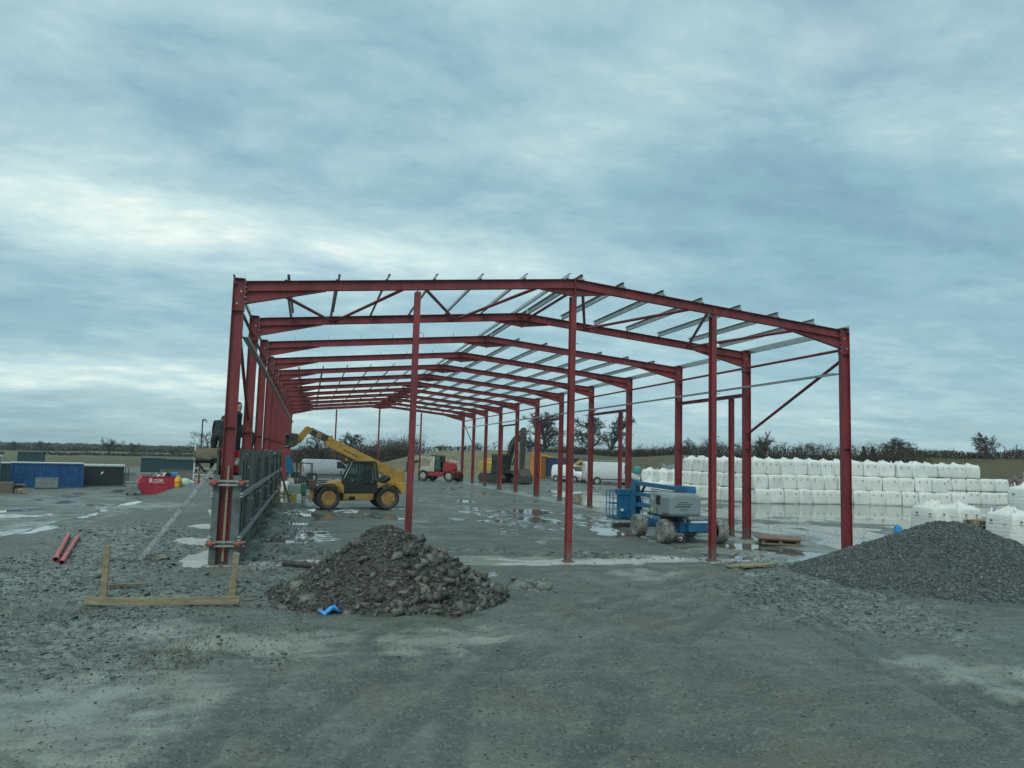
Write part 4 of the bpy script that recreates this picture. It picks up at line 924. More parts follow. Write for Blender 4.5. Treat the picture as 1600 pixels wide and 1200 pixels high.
# ------------------------------------------------------------------ vehicles and plant
def wheel(par, c, r, w, tyre, rim, lugs=18, out=-1, rimr=.56, rimw=None):
    """tyre > rim; axle along local y, outer side towards out*y"""
    m = MB(); h = w/2
    m.lathe([(r*rimr, -h*.82), (r*.80, -h), (r*.93, -h*.86), (r*.965, -h*.5), (r*.965, h*.5), (r*.93, h*.86), (r*.80, h), (r*rimr, h*.82), (r*rimr*.96, 0), (r*rimr, -h*.82)], c, (0, 1, 0), 28)
    for k in range(lugs):
        a = 2*math.pi*k/lugs
        for s in (-1, 1):
            a2 = a+(math.pi/lugs if s > 0 else 0); da = .5*math.pi/lugs*1.15
            pr = lambda q, y, rr: (c[0]+math.cos(q)*rr, c[1]+y, c[2]+math.sin(q)*rr)
            y0, y1 = (.02*s, h*.97*s); sk = .20*2*math.pi/lugs*3
            v_ = [pr(a2-da, y0, r*.95), pr(a2+da, y0, r*.95), pr(a2+da+sk, y1, r*.90), pr(a2-da+sk, y1, r*.90), pr(a2-da*.7, y0, r), pr(a2+da*.7, y0, r), pr(a2+da*.7+sk, y1, r*.965), pr(a2-da*.7+sk, y1, r*.965)]
            m.add(v_, [(0, 3, 2, 1), (4, 5, 6, 7), (0, 1, 5, 4), (1, 2, 6, 5), (2, 3, 7, 6), (3, 0, 4, 7)])
    wo = m.build('wheel', tyre, par, smooth=35)
    m = MB(); ro = r*rimr
    prof = [(ro*.99, h*.80), (ro*.93, h*.78), (ro*.86, h*.45), (ro*.55, h*.30), (ro*.40, h*.34), (ro*.36, h*.62), (ro*.18, h*.68), (0, h*.68)]
    m.lathe([(a, b_) for a, b_ in prof], c, (0, out, 0), 24); m.lathe([(ro*.97, -h*.7), (0, -h*.7)], c, (0, out, 0), 24)
    for k in range(8):
        a = 2*math.pi*k/8; m.lathe([(ro*.05, h*.3), (ro*.05, h*.42), (0, h*.43)], (c[0]+math.cos(a)*ro*.47, c[1], c[2]+math.sin(a)*ro*.47), (0, out, 0), 6)
    m.build('rim', rim, wo, smooth=35); return wo
def seated(par_loc, rz, label, top):
    J, seg, rad = std_joints()
    for s, sx in (('L', 1), ('R', -1)):
        J['elbow'+s] = (sx*.25, -.10, 1.18); J['wrist'+s] = (sx*.16, -.36, 1.16); hand(J, seg, rad, s, J['wrist'+s], (0, -1, .1), (0, 0, -1))
        J['knee'+s] = (sx*.13, -.44, .97); J['ankle'+s] = (sx*.13, -.46, .55); J['toe'+s] = (sx*.14, -.64, .50); J['heel'+s] = (sx*.13, -.40, .50)
    o = person('person', label, J, seg, rad, paints(J, top, CLOTHD), par_loc, rz); head_bits(o, (0, -.012, 1.62)); return o

# yellow telehandler, seen from its left side; local x to the right of the picture, y away
PXM = 2.785/93.1
th_ = thing('telehandler', 'dirty yellow telehandler with raised boom and black cab parked inside the steel frame', 'telehandler', (*((G(513, 797)+G(606, 797))/2)[:2], sheet_z(4.2, 17.3)), math.atan2(17.42-17.11, 2.76))
def S6(zx, zz): return ((zx/6.667+440-559.5)*PXM, (797-(640+zz/6.667))*PXM)
def S6s(*L): return [S6(*q) for q in L]
for zx, yy in ((487, .26), (1108, .26), (487, 1.98), (1108, 1.98)):
    wheel(th_, (S6(zx, 0)[0], yy-.0, .555), .555, .46, TYRE, RIMY, 16, out=-1 if yy < 1 else 1, rimr=.60)
m = MB(); m.prism(S6s((640, 880), (955, 875), (945, 945), (765, 945), (755, 910), (700, 910), (690, 945), (640, 945)), .12, .55); m.prism(S6s((560, 860), (1240, 850), (1240, 940), (640, 960), (430, 930), (430, 880)), .62, 1.62); m.build('chassis', CATY, th_, bevel=.015)
m = MB(); m.prism(S6s((400, 820), (470, 772), (600, 760), (640, 800), (640, 880), (600, 870), (560, 815), (480, 800)), .08, .6); m.prism(S6s((500, 770), (630, 745), (640, 870), (560, 860)), .6, 1.9); m.build('front_hood', CATY, th_, bevel=.02)
for zx in (487, 1108):          # black mudguard arcs
    m = MB(); c0 = S6(zx, 925); n_ = 9
    for yy in (.04, 1.76):
        for k in range(n_):
            a0, a1 = R_(22+k*136/n_), R_(22+(k+1)*136/n_); ro, ri = .665, .635
            m.prism([(c0[0]+math.cos(a0)*ri, c0[1]+math.sin(a0)*ri), (c0[0]+math.cos(a1)*ri, c0[1]+math.sin(a1)*ri), (c0[0]+math.cos(a1)*ro, c0[1]+math.sin(a1)*ro), (c0[0]+math.cos(a0)*ro, c0[1]+math.sin(a0)*ro)], yy, yy+.46)
    m.build('mudguard', BLACK, th_)
m = MB(); m.prism(S6s((1160, 735), (1235, 640), (1285, 625), (1312, 660), (1295, 880), (1240, 880), (1195, 800), (985, 820), (985, 770), (1100, 780)), .72, .80); m.prism(S6s((1160, 735), (1235, 640), (1285, 625), (1312, 660), (1295, 880), (1240, 880), (1195, 800), (985, 820), (985, 770), (1100, 780)), 1.40, 1.48)
m.prism(S6s((1190, 860), (1200, 770), (1297, 760), (1297, 880)), .15, .72); m.prism(S6s((1190, 860), (1200, 770), (1297, 760), (1297, 880)), 1.48, 2.05); m.prism(S6s((985, 815), (985, 755), (1060, 770), (1195, 830)), .1, .72); m.build('rear_tower', CATY, th_, bevel=.012)
m = MB(); m.prism(S6s((1000, 790), (1090, 690), (1130, 700), (1160, 780)), .85, 1.35); m.tube((*[S6(1040, 770)[0]], .78, S6(0, 770)[1]), (S6(1150, 700)[0], .78, S6(0, 700)[1]), .05, n=10); m.build('engine_parts', DKGREY, th_)
# cab
cab0 = S6s((628, 870), (636, 730), (662, 700), (722, 550), (745, 540), (945, 540), (972, 560), (1002, 660), (1000, 745), (985, 870))
m = MB(); m.prism(S6s((628, 870), (636, 745), (690, 735), (815, 740), (820, 790), (998, 780), (985, 870)), .10, .16); m.prism(S6s((628, 870), (636, 730), (655, 730), (660, 870)), .16, .98); m.prism(S6s((960, 870), (975, 740), (1000, 745), (985, 870)), .16, .98); m.prism(S6s((628, 870), (985, 870), (985, 845), (630, 845)), .16, .98); m.prism(S6s((720, 556), (740, 538), (950, 538), (972, 560)), .08, 1.0); m.prism(S6s((820, 780), (980, 770), (980, 860), (820, 860)), .2, .98); m.build('cab_shell', BLACK, th_, bevel=.012)
m = MB()
for yy in (.11, .95):
    for a, b_ in (((642, 740), (722, 555)), ((812, 545), (820, 790)), ((968, 560), (1000, 745)), ((722, 552), (968, 552)), ((642, 735), (815, 742))):
        p, q = S6(*a), S6(*b_); m.bar((p[0], yy+.02, p[1]), (q[0], yy+.02, q[1]), .055, .05, up=(0, 1, 0))
m.build('cab_frame', BLACK, th_)
for nm, P in (('window', ((655, 728), (728, 562), (808, 562), (812, 735))), ('window', ((822, 562), (960, 562), (990, 660), (990, 765), (826, 780)))):
    for yy in (.125, .965): m = MB(); m.prism(S6s(*P), yy, yy+.006); m.build(nm, GLASS, th_)
m = MB(); a, b_ = S6(648, 730), S6(724, 558); m.bar((a[0]+.01, .55, a[1]), (b_[0]+.01, .55, b_[1]), .78, .006, up=(1, 0, 0)); m.build('windscreen', GLASS, th_)
m = MB(); x_, z_ = S6(880, 760); m.box(x_-.2, x_+.22, .32, .78, z_-.1, z_+.06); m.box(x_+.12, x_+.24, .32, .78, z_+.06, z_+.62); m.build('seat', DKGREY, th_, bevel=.03)
m = MB(); x_, z_ = S6(715, 700); m.lathe([(.17, 0), (.185, .012), (.17, .024), (.16, .012), (.17, 0)], (x_, .55, z_), (.5, 0, .85), 18); m.tube((x_, .55, z_), (x_-.15, .55, z_-.35), .03); m.build('steering_wheel', BLACK, th_, smooth=40)
m = MB(); x_, z_ = S6(600, 690); m.tube((S6(640, 720)[0], .1, S6(0, 720)[1]), (x_, .02, z_), .012); m.box(x_-.02, x_+.02, -.06, .12, z_-.02, z_+.22); m.build('mirror', BLACK, th_)
m = MB(); x_, z_ = S6(725, 690); m.box(x_-.03, x_+.03, .085, .1, z_-.25, z_-.2); m.build('door_handle', CHROME, th_)
# boom
m = MB(); m.prism(S6s((535, 312), (1235, 628), (1225, 680), (1160, 712), (462, 388), (450, 345)), .90, 1.30); m.prism(S6s((445, 335), (500, 345), (490, 395), (455, 398)), .87, 1.33); m.prism(S6s((1140, 715), (1225, 640), (1265, 640), (1245, 690), (1170, 740)), .86, 1.34); bo = m.build('boom', CATY, th_, bevel=.012)
m = MB()
for k in range(5):
    p, q = S6(650+k*30, 425+k*14.4), S6(668+k*30, 433.6+k*14.4); m.bar((p[0], .896, p[1]), (q[0], .896, q[1]), .006, .07)
m.build('worn_lettering', DKGREY, bo)
m = MB(); m.prism(S6s((300, 212), (400, 258), (540, 312), (500, 378), (440, 340), (350, 300), (280, 262)), .955, 1.245)
for a, b_ in (((470, 280), (300, 205)), ((520, 300), (400, 250))): p, q = S6(*a), S6(*b_); m.tube((p[0], .93, p[1]), (q[0], .93, q[1]), .025, n=8)
m.build('inner_boom', DKGREY, th_, bevel=.01)
m = MB(); m.prism(S6s((370, 250), (395, 238), (425, 262), (405, 318), (365, 312), (352, 285)), .91, 1.29); m.prism(S6s((490, 280), (520, 275), (530, 318), (500, 340), (470, 325)), .88, 1.32); m.build('boom_collar', CATY, th_, bevel=.012)
m = MB(); m.prism(S6s((240, 195), (262, 186), (312, 212), (305, 255), (275, 262), (215, 342), (165, 368), (148, 340), (152, 300), (205, 245)), .93, 1.27); m.build('boom_nose', CATY, th_, bevel=.02)
m = MB(); m.tube((S6(225, 330)[0], 1.1, S6(0, 330)[1]), (S6(150, 385)[0], 1.1, S6(0, 385)[1]), .03); m.path([(S6(q[0], 0)[0], 1.3, S6(0, q[1])[1]) for q in ((215, 345), (205, 375), (180, 392), (155, 385))], .015, 6); m.build('hose', BLACK, th_)
m = MB(); bk = S6s((150, 275), (146, 370), (125, 405), (70, 425), (52, 412), (58, 400), (110, 385), (128, 350), (130, 290), (60, 285), (60, 268)); m.prism(bk, .10, 2.0)
m.prism(S6s((146, 275), (140, 375), (120, 400), (62, 420), (58, 285)), .085, .10); m.prism(S6s((146, 275), (140, 375), (120, 400), (62, 420), (58, 285)), 2.0, 2.015); m.build('bucket', STEEL, th_)
m = MB(); m.prism(S6s((280, 745), (362, 745), (362, 825), (280, 825)), .15, .75); m.build('stabiliser_box', BROWNB, th_, bevel=.01)
m = MB(); m.prism(S6s((310, 828), (340, 828), (340, 938), (300, 948), (300, 935)), .3, .44); m.prism(S6s((340, 850), (440, 880), (440, 920), (340, 880)), .5, .9); m.build('stabiliser', CATY, th_, bevel=.008)
m = MB(); m.lathe([(.05, 0), (.06, .04), (.045, .1), (0, .12)], (S6(655, 0)[0], .2, S6(0, 540)[1]), n=12); m.build('beacon', ORANGEP, th_, smooth=40)
dl = Matrix.Translation(th_.location) @ Matrix.Rotation(th_.rotation_euler.z, 4, 'Z')
seated(dl @ Vector((S6(872, 0)[0], .56, .35)), th_.rotation_euler.z-R_(90), 'driver in a dark green top sitting in the yellow telehandler cab', CLOTHG)

# ---- vans: lofted body; local x forward, y left
def van(label, loc, rz, L, H, Wd, prof, paint, win, arch=(.17, .80), rack=False, wr=.33, group=None):
    """prof: (fraction of length from the rear, roof height fraction); win: side windows as (x0,x1,x2,x3) fractions bottom/top, z fractions"""
    t = thing('parked_van', label, 'van', loc, rz, group); zb, hs = .28, .52*H
    top = lambda x: np.interp(x/L, [p[0] for p in prof], [p[1] for p in prof])*H
    def hw(x, z_):
        b_ = Wd/2*np.interp(x/L, [0, .03, .85, 1], [.96, 1, 1, .80]); return b_*(1-.13*max(0, (z_-hs)/(H-hs))**1.3)
    stn = sorted(set([p[0]*L for p in prof]+[L*q for q in (0, .02, .1, .3, .5, .7, .9, .97, 1)])); m = MB(); rings = []
    for x in stn:
        zt = top(x); zm = min(hs, zt-.12); e = .05; ins_ = .04 if x in (stn[0], stn[-1]) else 0
        half = [(hw(x, zb)-.05-ins_, zb+ins_), (hw(x, zb)-ins_, zb+.12), (hw(x, zm)-ins_, zm), (hw(x, (zm+zt)/2)-ins_, (zm+zt)/2), (hw(x, zt)-e-ins_*.5, zt-e*1.3), (hw(x, zt)-.17-ins_, zt)]
        rings.append([(x, -a, b_) for a, b_ in half]+[(x, a, b_) for a, b_ in half[::-1]])
    k = len(rings[0]); vs = [p for r in rings for p in r]
    fs = [(i*k+j, i*k+(j+1) % k, (i+1)*k+(j+1) % k, (i+1)*k+j) for i in range(len(rings)-1) for j in range(k)]+[tuple(range(k)), tuple(range((len(rings)-1)*k, len(rings)*k))[::-1]]
    m.add(vs, fs); m.build('body', paint, t, smooth=38)
    def panel(nm, pts, mtl, off=.008, par=t):
        for s in (-1, 1):
            mm = MB(); mm.add([(x*L, s*(hw(x*L, z_*H)+off), z_*H) for x, z_ in pts], [tuple(range(len(pts)))]); mm.build(nm, mtl, par)
    for w_ in win: panel('side_window', w_, GLASSD)
    xs0, xs1 = [p for p in prof if p[1] < .70 and p[0] > .5], [p for p in prof if p[1] > .92]
    xa, xb = min(p[0] for p in xs0)*L, max(p[0] for p in xs1)*L; za, z1 = top(xa), top(xb)
    mm = MB(); g = lambda f_, s, q: (xb+(xa-xb)*f_, s*(hw(xb+(xa-xb)*f_, z1+(za-z1)*f_)-q), z1+(za-z1)*f_+.012); mm.add([g(.10, -1, .22), g(.10, 1, .22), g(.97, 1, .13), g(.97, -1, .13)], [(0, 1, 2, 3)]); mm.build('windscreen', GLASSD, t)
    for fx in arch:
        for s in (-1, 1):
            mm = MB(); y_ = s*(Wd/2-.10); mm.lathe([(wr*1.22, -.11), (wr*1.22, .108), (0, .108)], (fx*L, y_, wr), (0, s, 0), 22); mm.build('wheel_arch', BLACK, t)
            wo = MB(); wo.lathe([(wr*.6, .11), (wr*.93, .125), (wr, .09), (wr, -.1), (0, -.1)], (fx*L, y_, wr), (0, s, 0), 24); wo = wo.build('wheel', TYRE, t, smooth=40)
            rm = MB(); rm.lathe([(wr*.62, .118), (wr*.55, .09), (wr*.2, .10), (0, .11)], (fx*L, y_, wr), (0, s, 0), 16); rm.build('rim', ALU, wo, smooth=40)
    mm = MB(); mm.box(L-.05, L+.06, -Wd*.40, Wd*.40, .26, .62); mm.build('front_bumper', DKGREY, t, bevel=.03)
    mm = MB(); mm.box(-.07, .03, -Wd*.44, Wd*.44, .28, .5); mm.build('rear_bumper', DKGREY, t, bevel=.03)
    mm = MB(); mm.box(L+.005, L+.02, -Wd*.24, Wd*.24, .68, .84); mm.build('grille', BLACK, t)
    for s in (-1, 1):
        mm = MB(); mm.box(L-.16, L+.012, s*Wd*.36-.13, s*Wd*.36+.13, .72, .90); mm.build('headlight', LAMP, t, bevel=.03)
        mm = MB(); mm.box(-.015, .03, s*Wd*.455-.05, s*Wd*.455+.05, .8, 1.25); mm.build('tail_light', LAMPR, t)
        mm = MB(); x_ = .70*L; mm.box(x_-.06, x_+.06, s*(Wd/2+.02)-.02+s*.08, s*(Wd/2+.02)+.02+s*.14, hs+.02, hs+.26); mm.tube((x_, s*Wd*.45, hs+.05), (x_, s*(Wd/2+.12), hs+.1), .025); mm.build('mirror', BLACK, t, bevel=.02)
        mm = MB(); mm.box(.06*L, .93*L, s*(Wd/2)-.012, s*(Wd/2)+.014, .52, .62); mm.build('side_trim', DKGREY, t)
    mm = MB(); mm.box(L+.061, L+.07, -.26, .26, .40, .51); mm.build('number_plate', WHITE, t)
    if rack:
        mm = MB()
        for s in (-1, 1): mm.tube((.02*L, s*Wd*.40, H+.16), (.62*L, s*Wd*.40, H+.16), .022)
        for f_ in (.03, .18, .33, .48, .61): mm.tube((f_*L, -Wd*.40, H+.16), (f_*L, Wd*.40, H+.16), .02); [mm.tube((f_*L, s*Wd*.40, H-.05), (f_*L, s*Wd*.40, H+.16), .02) for s in (-1, 1)]
        mm.build('roof_rack', ALU, t)
    return t
PROF_M = [(0, .90), (.015, .97), (.05, 1.0), (.55, 1.0), (.63, .965), (.80, .63), (.88, .585), (.96, .50), (1.0, .36)]
WIN_M = [[(.575, .60), (.775, .60), (.655, .90), (.575, .92)]]
c_ = at(472, 68.5)
van('clean silver panel van behind the left wheel side of the yellow telehandler', (c_[0]+.1, c_[1]-.2, 0), R_(8), 5.1, 1.95, 1.95, PROF_M, SILVERV, WIN_M)
c_ = at(869, 87)
van('small white van with dark windscreen facing right in front of the navy container', (c_[0], c_[1], 0), R_(-58), 4.3, 1.9, 1.75, PROF_M, WHITEV, WIN_M)
PROF_L = [(0, .93), (.01, .985), (.03, 1.0), (.68, 1.0), (.74, .95), (.85, .55), (.93, .48), (.985, .38), (1.0, .30)]
c_ = at(913, 80.0)
van('long pale silver high van with a roof rack parked beyond the boom lift', (c_[0], c_[1], 0), R_(-8), 5.9, 2.38, 2.05, PROF_L, SILVER2, [[(.70, .54), (.835, .54), (.755, .84), (.70, .86)]], arch=(.20, .80), rack=True, wr=.37)

# ---- boom lift: stands square to the shed, boom stowed away from the camera
bl = thing('boom_lift', 'blue and grey articulated boom lift on four muddy grey tyres inside the frame', 'boom lift', (14.35, 5.15, sheet_z(14.35, 5.15)))
def wheelx(par, c, r, w, tyre, rim, lugs, out):
    wo = wheel(par, (0, 0, 0), r, w, tyre, rim, lugs, out=out, rimr=.55); wo.location = c; wo.rotation_euler = (0, 0, R_(-90)); return wo
for x in (-1.0, 1.0):
    for y in (-1.05, 1.0): wheelx(bl, (x, y, .40), .40, .36, TYREG, TYREG, 14, out=-1 if x < 0 else 1)
m = MB(); m.box(-.55, .55, -1.25, 1.25, .38, .66); m.box(-.8, .8, -1.15, -.92, .34, .50); m.box(-.8, .8, .9, 1.12, .34, .50); m.box(-.34, .40, -1.46, -1.25, .40, .80); m.box(.42, .66, -1.40, -1.1, .5, .82); m.box(-.25, .25, .9, 1.5, .45, .7); m.build('chassis', GBLUE, bl, bevel=.02)
m = MB(); m.box(-.28, .34, -1.468, -1.461, .70, .765); m.build('data_plate', WHITE, bl)
m = MB(); m.lathe([(.42, .66), (.42, .82), (0, .82)], (-.25, -.1, 0), n=20); m.build('slew_ring', BLACK, bl)
m = MB(); m.prism([(-1.10, .92), (.0, .92), (.03, 1.02), (.03, 1.50), (-.05, 1.61), (-.22, 1.66), (-.95, 1.66), (-1.06, 1.61), (-1.12, 1.50), (-1.12, 1.02)], -1.62, -.95); m.build('rear_cowl', GGREY, bl, bevel=.09)
m = MB(); m.box(-1.09, -.62, -.93, -.10, .90, 1.62); m.box(-.40, -.02, -.93, -.10, .90, 1.45); m.build('side_cowl', GGREY, bl, bevel=.04)
m = MB(); m.box(-1.097, -1.085, -.88, -.56, 1.24, 1.54); m.box(-1.097, -1.085, -.66, -.62, .93, 1.18); m.build('control_recess', BLACK, bl)
m = MB(); m.box(-1.10, -1.096, -.36, -.14, .99, 1.12); m.build('warning_label', mat('yellow label', (.5, .5, .06), .5), bl)
m = MB(); [m.box(-1.10, -1.096, y, y+.05, 1.38, 1.56-k*.06) for k, y in enumerate((-.22, -.36))]; m.build('paper_label', WHITE, bl)
m = MB(); m.box(-.85, -.30, -1.628, -1.6, 1.30, 1.315); m.box(-.92, -.38, -1.628, -1.6, 1.22, 1.25); m.box(-.80, -.45, -1.628, -1.6, 1.37, 1.382); m.box(-.75, -.5, -1.628, -1.6, 1.13, 1.145); m.build('worn_lettering', DKGREY, bl)
m = MB(); m.box(-1.0, -.92, -.6, .3, .84, .92); m.build('lower_tray', BLACK, bl)
bx = -.06
m = MB(); m.bar((bx, -.95, 1.74), (bx, 3.45, 1.82), .16, .15); m.build('main_boom', GBLUE, bl, bevel=.012)
m = MB(); m.prismx([(-1.15, 1.64), (-.25, 1.64), (-.15, 1.74), (-.2, 1.87), (-1.1, 1.87)], bx-.16, bx+.16); m.build('boom_pivot', GBLUE, bl, bevel=.015)
m = MB(); m.tube((bx-.0, .15, 1.56), (bx, 1.9, 1.60), .075, n=12); m.build('lift_ram', CHROME, bl, smooth=40)
m = MB(); m.bar((bx, -.2, 1.38), (bx, 3.3, 1.40), .15, .14); m.bar((bx, -.2, 1.05), (bx, 3.3, .98), .16, .15); m.build('riser_arm', GBLUE, bl, bevel=.01)
m = MB(); m.prismx([(3.15, .55), (3.55, .40), (3.62, 1.75), (3.5, 1.92), (3.3, 1.92), (3.2, 1.5)], bx-.12, bx-.09); m.prismx([(3.15, .55), (3.55, .40), (3.62, 1.75), (3.5, 1.92), (3.3, 1.92), (3.2, 1.5)], bx+.09, bx+.12); m.build('boom_link', GBLUE, bl)
m = MB(); [m.path([(bx+.13+q, 2.9+q, 1.72), (bx+.15, 3.3, 1.4-q), (bx+.16, 3.1+q, .9), (bx+.1, 3.4, .55)], .018, 6) for q in (0, .04, .09, .14)]; m.build('hose_bundle', BLACK, bl)
m = MB(); m.bar((bx, 3.4, .50), (bx, 4.1, .42), .14, .14); m.build('jib', GBLUE, bl)
m = MB(); m.box(-.60, .50, 4.0, 4.35, .32, .42); m.box(-.47, .10, 3.95, 4.28, .42, 1.30); m.box(-.53, .17, 3.92, 4.30, 1.30, 1.54); m.bar((.05, 3.9, 1.5), (-.14, 3.9, .4), .05, .06); m.build('platform_console', GBLUE, bl, bevel=.015)
m = MB(); bx0, bx1, by0, by1 = -.66, .95, 4.2, 4.9
for zz in (.42, .95, 1.45):
    m.path([(bx0, by0, zz), (bx1, by0, zz), (bx1, by1, zz), (bx0, by1, zz), (bx0, by0, zz)], .02, 8)
for q in ((bx0, by0), (bx1, by0), (bx1, by1), (bx0, by1), ((bx0+bx1)/2, by1), (bx0, (by0+by1)/2)): m.tube((*q, .40), (*q, 1.45), .02, n=8)
m.box(bx0, bx1, by0, by1, .36, .395); m.build('platform_cage', GBLUE, bl)
m = MB(); m.lathe([(.05, 0), (.05, .07), (0, .075)], (-.40, 3.93, .72), (0, -1, 0), 12); m.build('work_lamp', LAMP, bl)
# weathered timber baulk under the lift platform
a, b_ = G(957, 822), G(993, 823); tag(MB().bar((a[0], a[1], sheet_z(*a[:2])+.07), (b_[0]+.4, b_[1], sheet_z(*b_[:2])+.07), .22, .13).build('timber_baulk', WOODG), 'weathered timber baulk lying on the mud under the boom lift platform', 'baulk')

# ---- red and cream telehandler far inside, seen from its rear left
c_ = at(690, 76); rt = thing('telehandler', 'red and cream telehandler with low boom standing at the far end of the shed', 'telehandler', (c_[0], c_[1], 0), R_(-38))
for x, y in ((-1.45, -.95), (1.45, -.95), (-1.45, .95), (1.45, .95)): wheel(rt, (x, y, .56), .56, .42, TYRE, MANW, 14, out=-1 if y < 0 else 1)
m = MB(); m.box(-1.9, 1.9, -.55, .55, .5, .95); m.box(-.85, .85, -1.1, -.55, .55, .95); m.build('chassis', MANR, rt, bevel=.03)
m = MB(); m.prism([(.70, .95), (1.75, .95), (1.85, 1.3), (1.75, 1.85), (1.0, 2.05), (.70, 1.85)], -.95, .1); m.prism([(1.3, .75), (1.95, .75), (1.95, 1.05), (1.3, 1.05)], -1.0, 1.0); m.build('engine_hood', MANR, rt, bevel=.06)
m = MB(); m.prism([(-1.95, .95), (-.7, .95), (-.75, 1.5), (-1.8, 1.42)], -1.0, -.2); m.build('front_fairing', MANW, rt, bevel=.04)
m = MB()
for x in (-.72, .48):
    for y in (-1.0, -.1): m.bar((x, y, .95), (x*.82, y, 2.52), .09, .09)
m.box(-.68, .48, -1.05, -.05, 2.50, 2.60); m.box(-.75, .5, -1.05, -.05, .95, 1.30); m.build('cab_frame', BLACK, rt, bevel=.02)
m = MB(); m.box(-.70, -.22, -1.06, -1.05, 1.0, 2.48); m.build('cab_door', MANW, rt)
m = MB(); m.box(-.16, .44, -1.03, -1.02, 1.32, 2.48); m.box(.43, .44, -.95, -.15, 1.32, 2.48); m.build('window', glassmat('green glass', (.30, .5, .42)), rt)
m = MB(); m.bar((1.8, .40, 1.95), (-2.9, .40, 2.35), .26, .24); bo = m.build('boom', MANW, rt, bevel=.02)
m = MB(); m.bar((-2.9, .40, 1.95), (-3.7, .40, 1.75), .26, .26); m.box(-3.9, -3.7, -.3, 1.1, .9, 1.9); m.build('boom_head', DKGREY, rt, bevel=.02)
m = MB(); m.tube((-3.8, .0, .9), (-4.9, .0, .86), .05); m.tube((-3.8, .8, .9), (-4.9, .8, .86), .05); m.build('fork', DKGREY, rt)

# ---- yellow and black tracked excavator
c_ = at(784, 78); ex_ = thing('excavator', 'yellow tracked excavator with a muddy black arm curled to the ground', 'excavator', (c_[0], c_[1], 0), R_(-74))
for y in (-1.15, 1.15):
    m = MB(); m.prism([(-2.3, .25), (-2.0, .04), (2.0, .04), (2.3, .25), (2.36, .5), (2.2, .76), (1.9, .88), (-1.9, .88), (-2.2, .76), (-2.36, .5)], y-.3, y+.3)
    for k in range(26): m.box(-2.05+k*.162, -1.97+k*.162, y-.31, y+.31, .0, .05); m.box(-2.05+k*.162, -1.97+k*.162, y-.31, y+.31, .87, .91)
    tr = m.build('track', DKGREY, ex_)
    m = MB(); [m.lathe([(.34 if abs(x) > 1.5 else .16, -.02), (.34 if abs(x) > 1.5 else .16, .015), (0, .03)], (x, y-.31, .45 if abs(x) > 1.5 else .24), (0, -1, 0), 14) for x in (-1.85, -1.1, -.55, 0, .55, 1.1, 1.85)]; m.build('track_roller', STEEL, tr)
m = MB(); m.box(-.5, .5, -.9, .9, .4, 1.0); m.build('undercarriage', DKGREY, ex_)
m = MB(); m.prism([(-2.75, 1.15), (-1.9, 1.05), (-.1, 1.05), (-.1, 1.95), (-1.5, 2.1), (-2.6, 2.05), (-2.8, 1.7)], -1.2, 1.2); m.prism([(-1.9, 2.05), (-1.4, 2.05), (-1.45, 2.45), (-1.8, 2.45)], -.9, -.3); m.build('upper_body', CATY2, ex_, bevel=.06)
m = MB(); m.box(-.1, 1.6, -1.2, 1.2, 1.0, 1.25); m.build('deck', DKGREY, ex_)
m = MB()
for x in (.05, 1.45):
    for y in (-1.15, -.2): m.bar((x, y, 1.25), (x*.95, y, 2.85), .09, .09)
m.box(0, 1.5, -1.2, -.15, 2.8, 2.9); m.box(0, 1.5, -1.2, -.15, 1.25, 1.75); m.build('cab', BLACK, ex_, bevel=.02)
m = MB(); m.box(.1, 1.4, -1.16, -1.155, 1.78, 2.78); m.box(1.42, 1.425, -1.1, -.25, 1.78, 2.78); m.build('window', GLASSD, ex_)
m = MB(); m.tube((-1.6, -.8, 2.1), (-1.75, -.8, 3.0), .02); m.build('aerial', DKGREY, ex_)
m = MB(); m.prism([(.55, 1.35), (1.0, 1.2), (1.35, 2.5), (1.9, 3.7), (3.2, 4.5), (3.1, 4.95), (2.6, 4.9), (1.45, 4.15), (.95, 2.9)], .0, .5); m.build('boom', EXCD, ex_, bevel=.04)
m = MB(); m.prism([(3.55, 5.55), (3.95, 5.6), (4.05, 4.8), (3.75, 1.5), (3.45, 1.4), (3.3, 4.6)], .05, .45); m.build('stick', EXCD, ex_, bevel=.03)
m = MB(); m.tube((1.6, .25, 4.4), (3.6, .25, 5.5), .09); m.tube((1.2, -.1, 1.8), (2.2, -.1, 3.6), .08); m.tube((1.2, .6, 1.8), (2.2, .6, 3.6), .08); m.tube((3.7, .25, 4.9), (3.95, .25, 2.2), .07); m.build('hydraulic_ram', DKGREY, ex_)
m = MB(); m.prism([(3.2, 1.45), (3.95, 1.5), (4.6, .8), (4.6, .12), (3.9, .0), (3.0, .1), (2.6, .5), (3.3, .55)], -.45, .95); m.build('bucket', STEEL, ex_, bevel=.03)

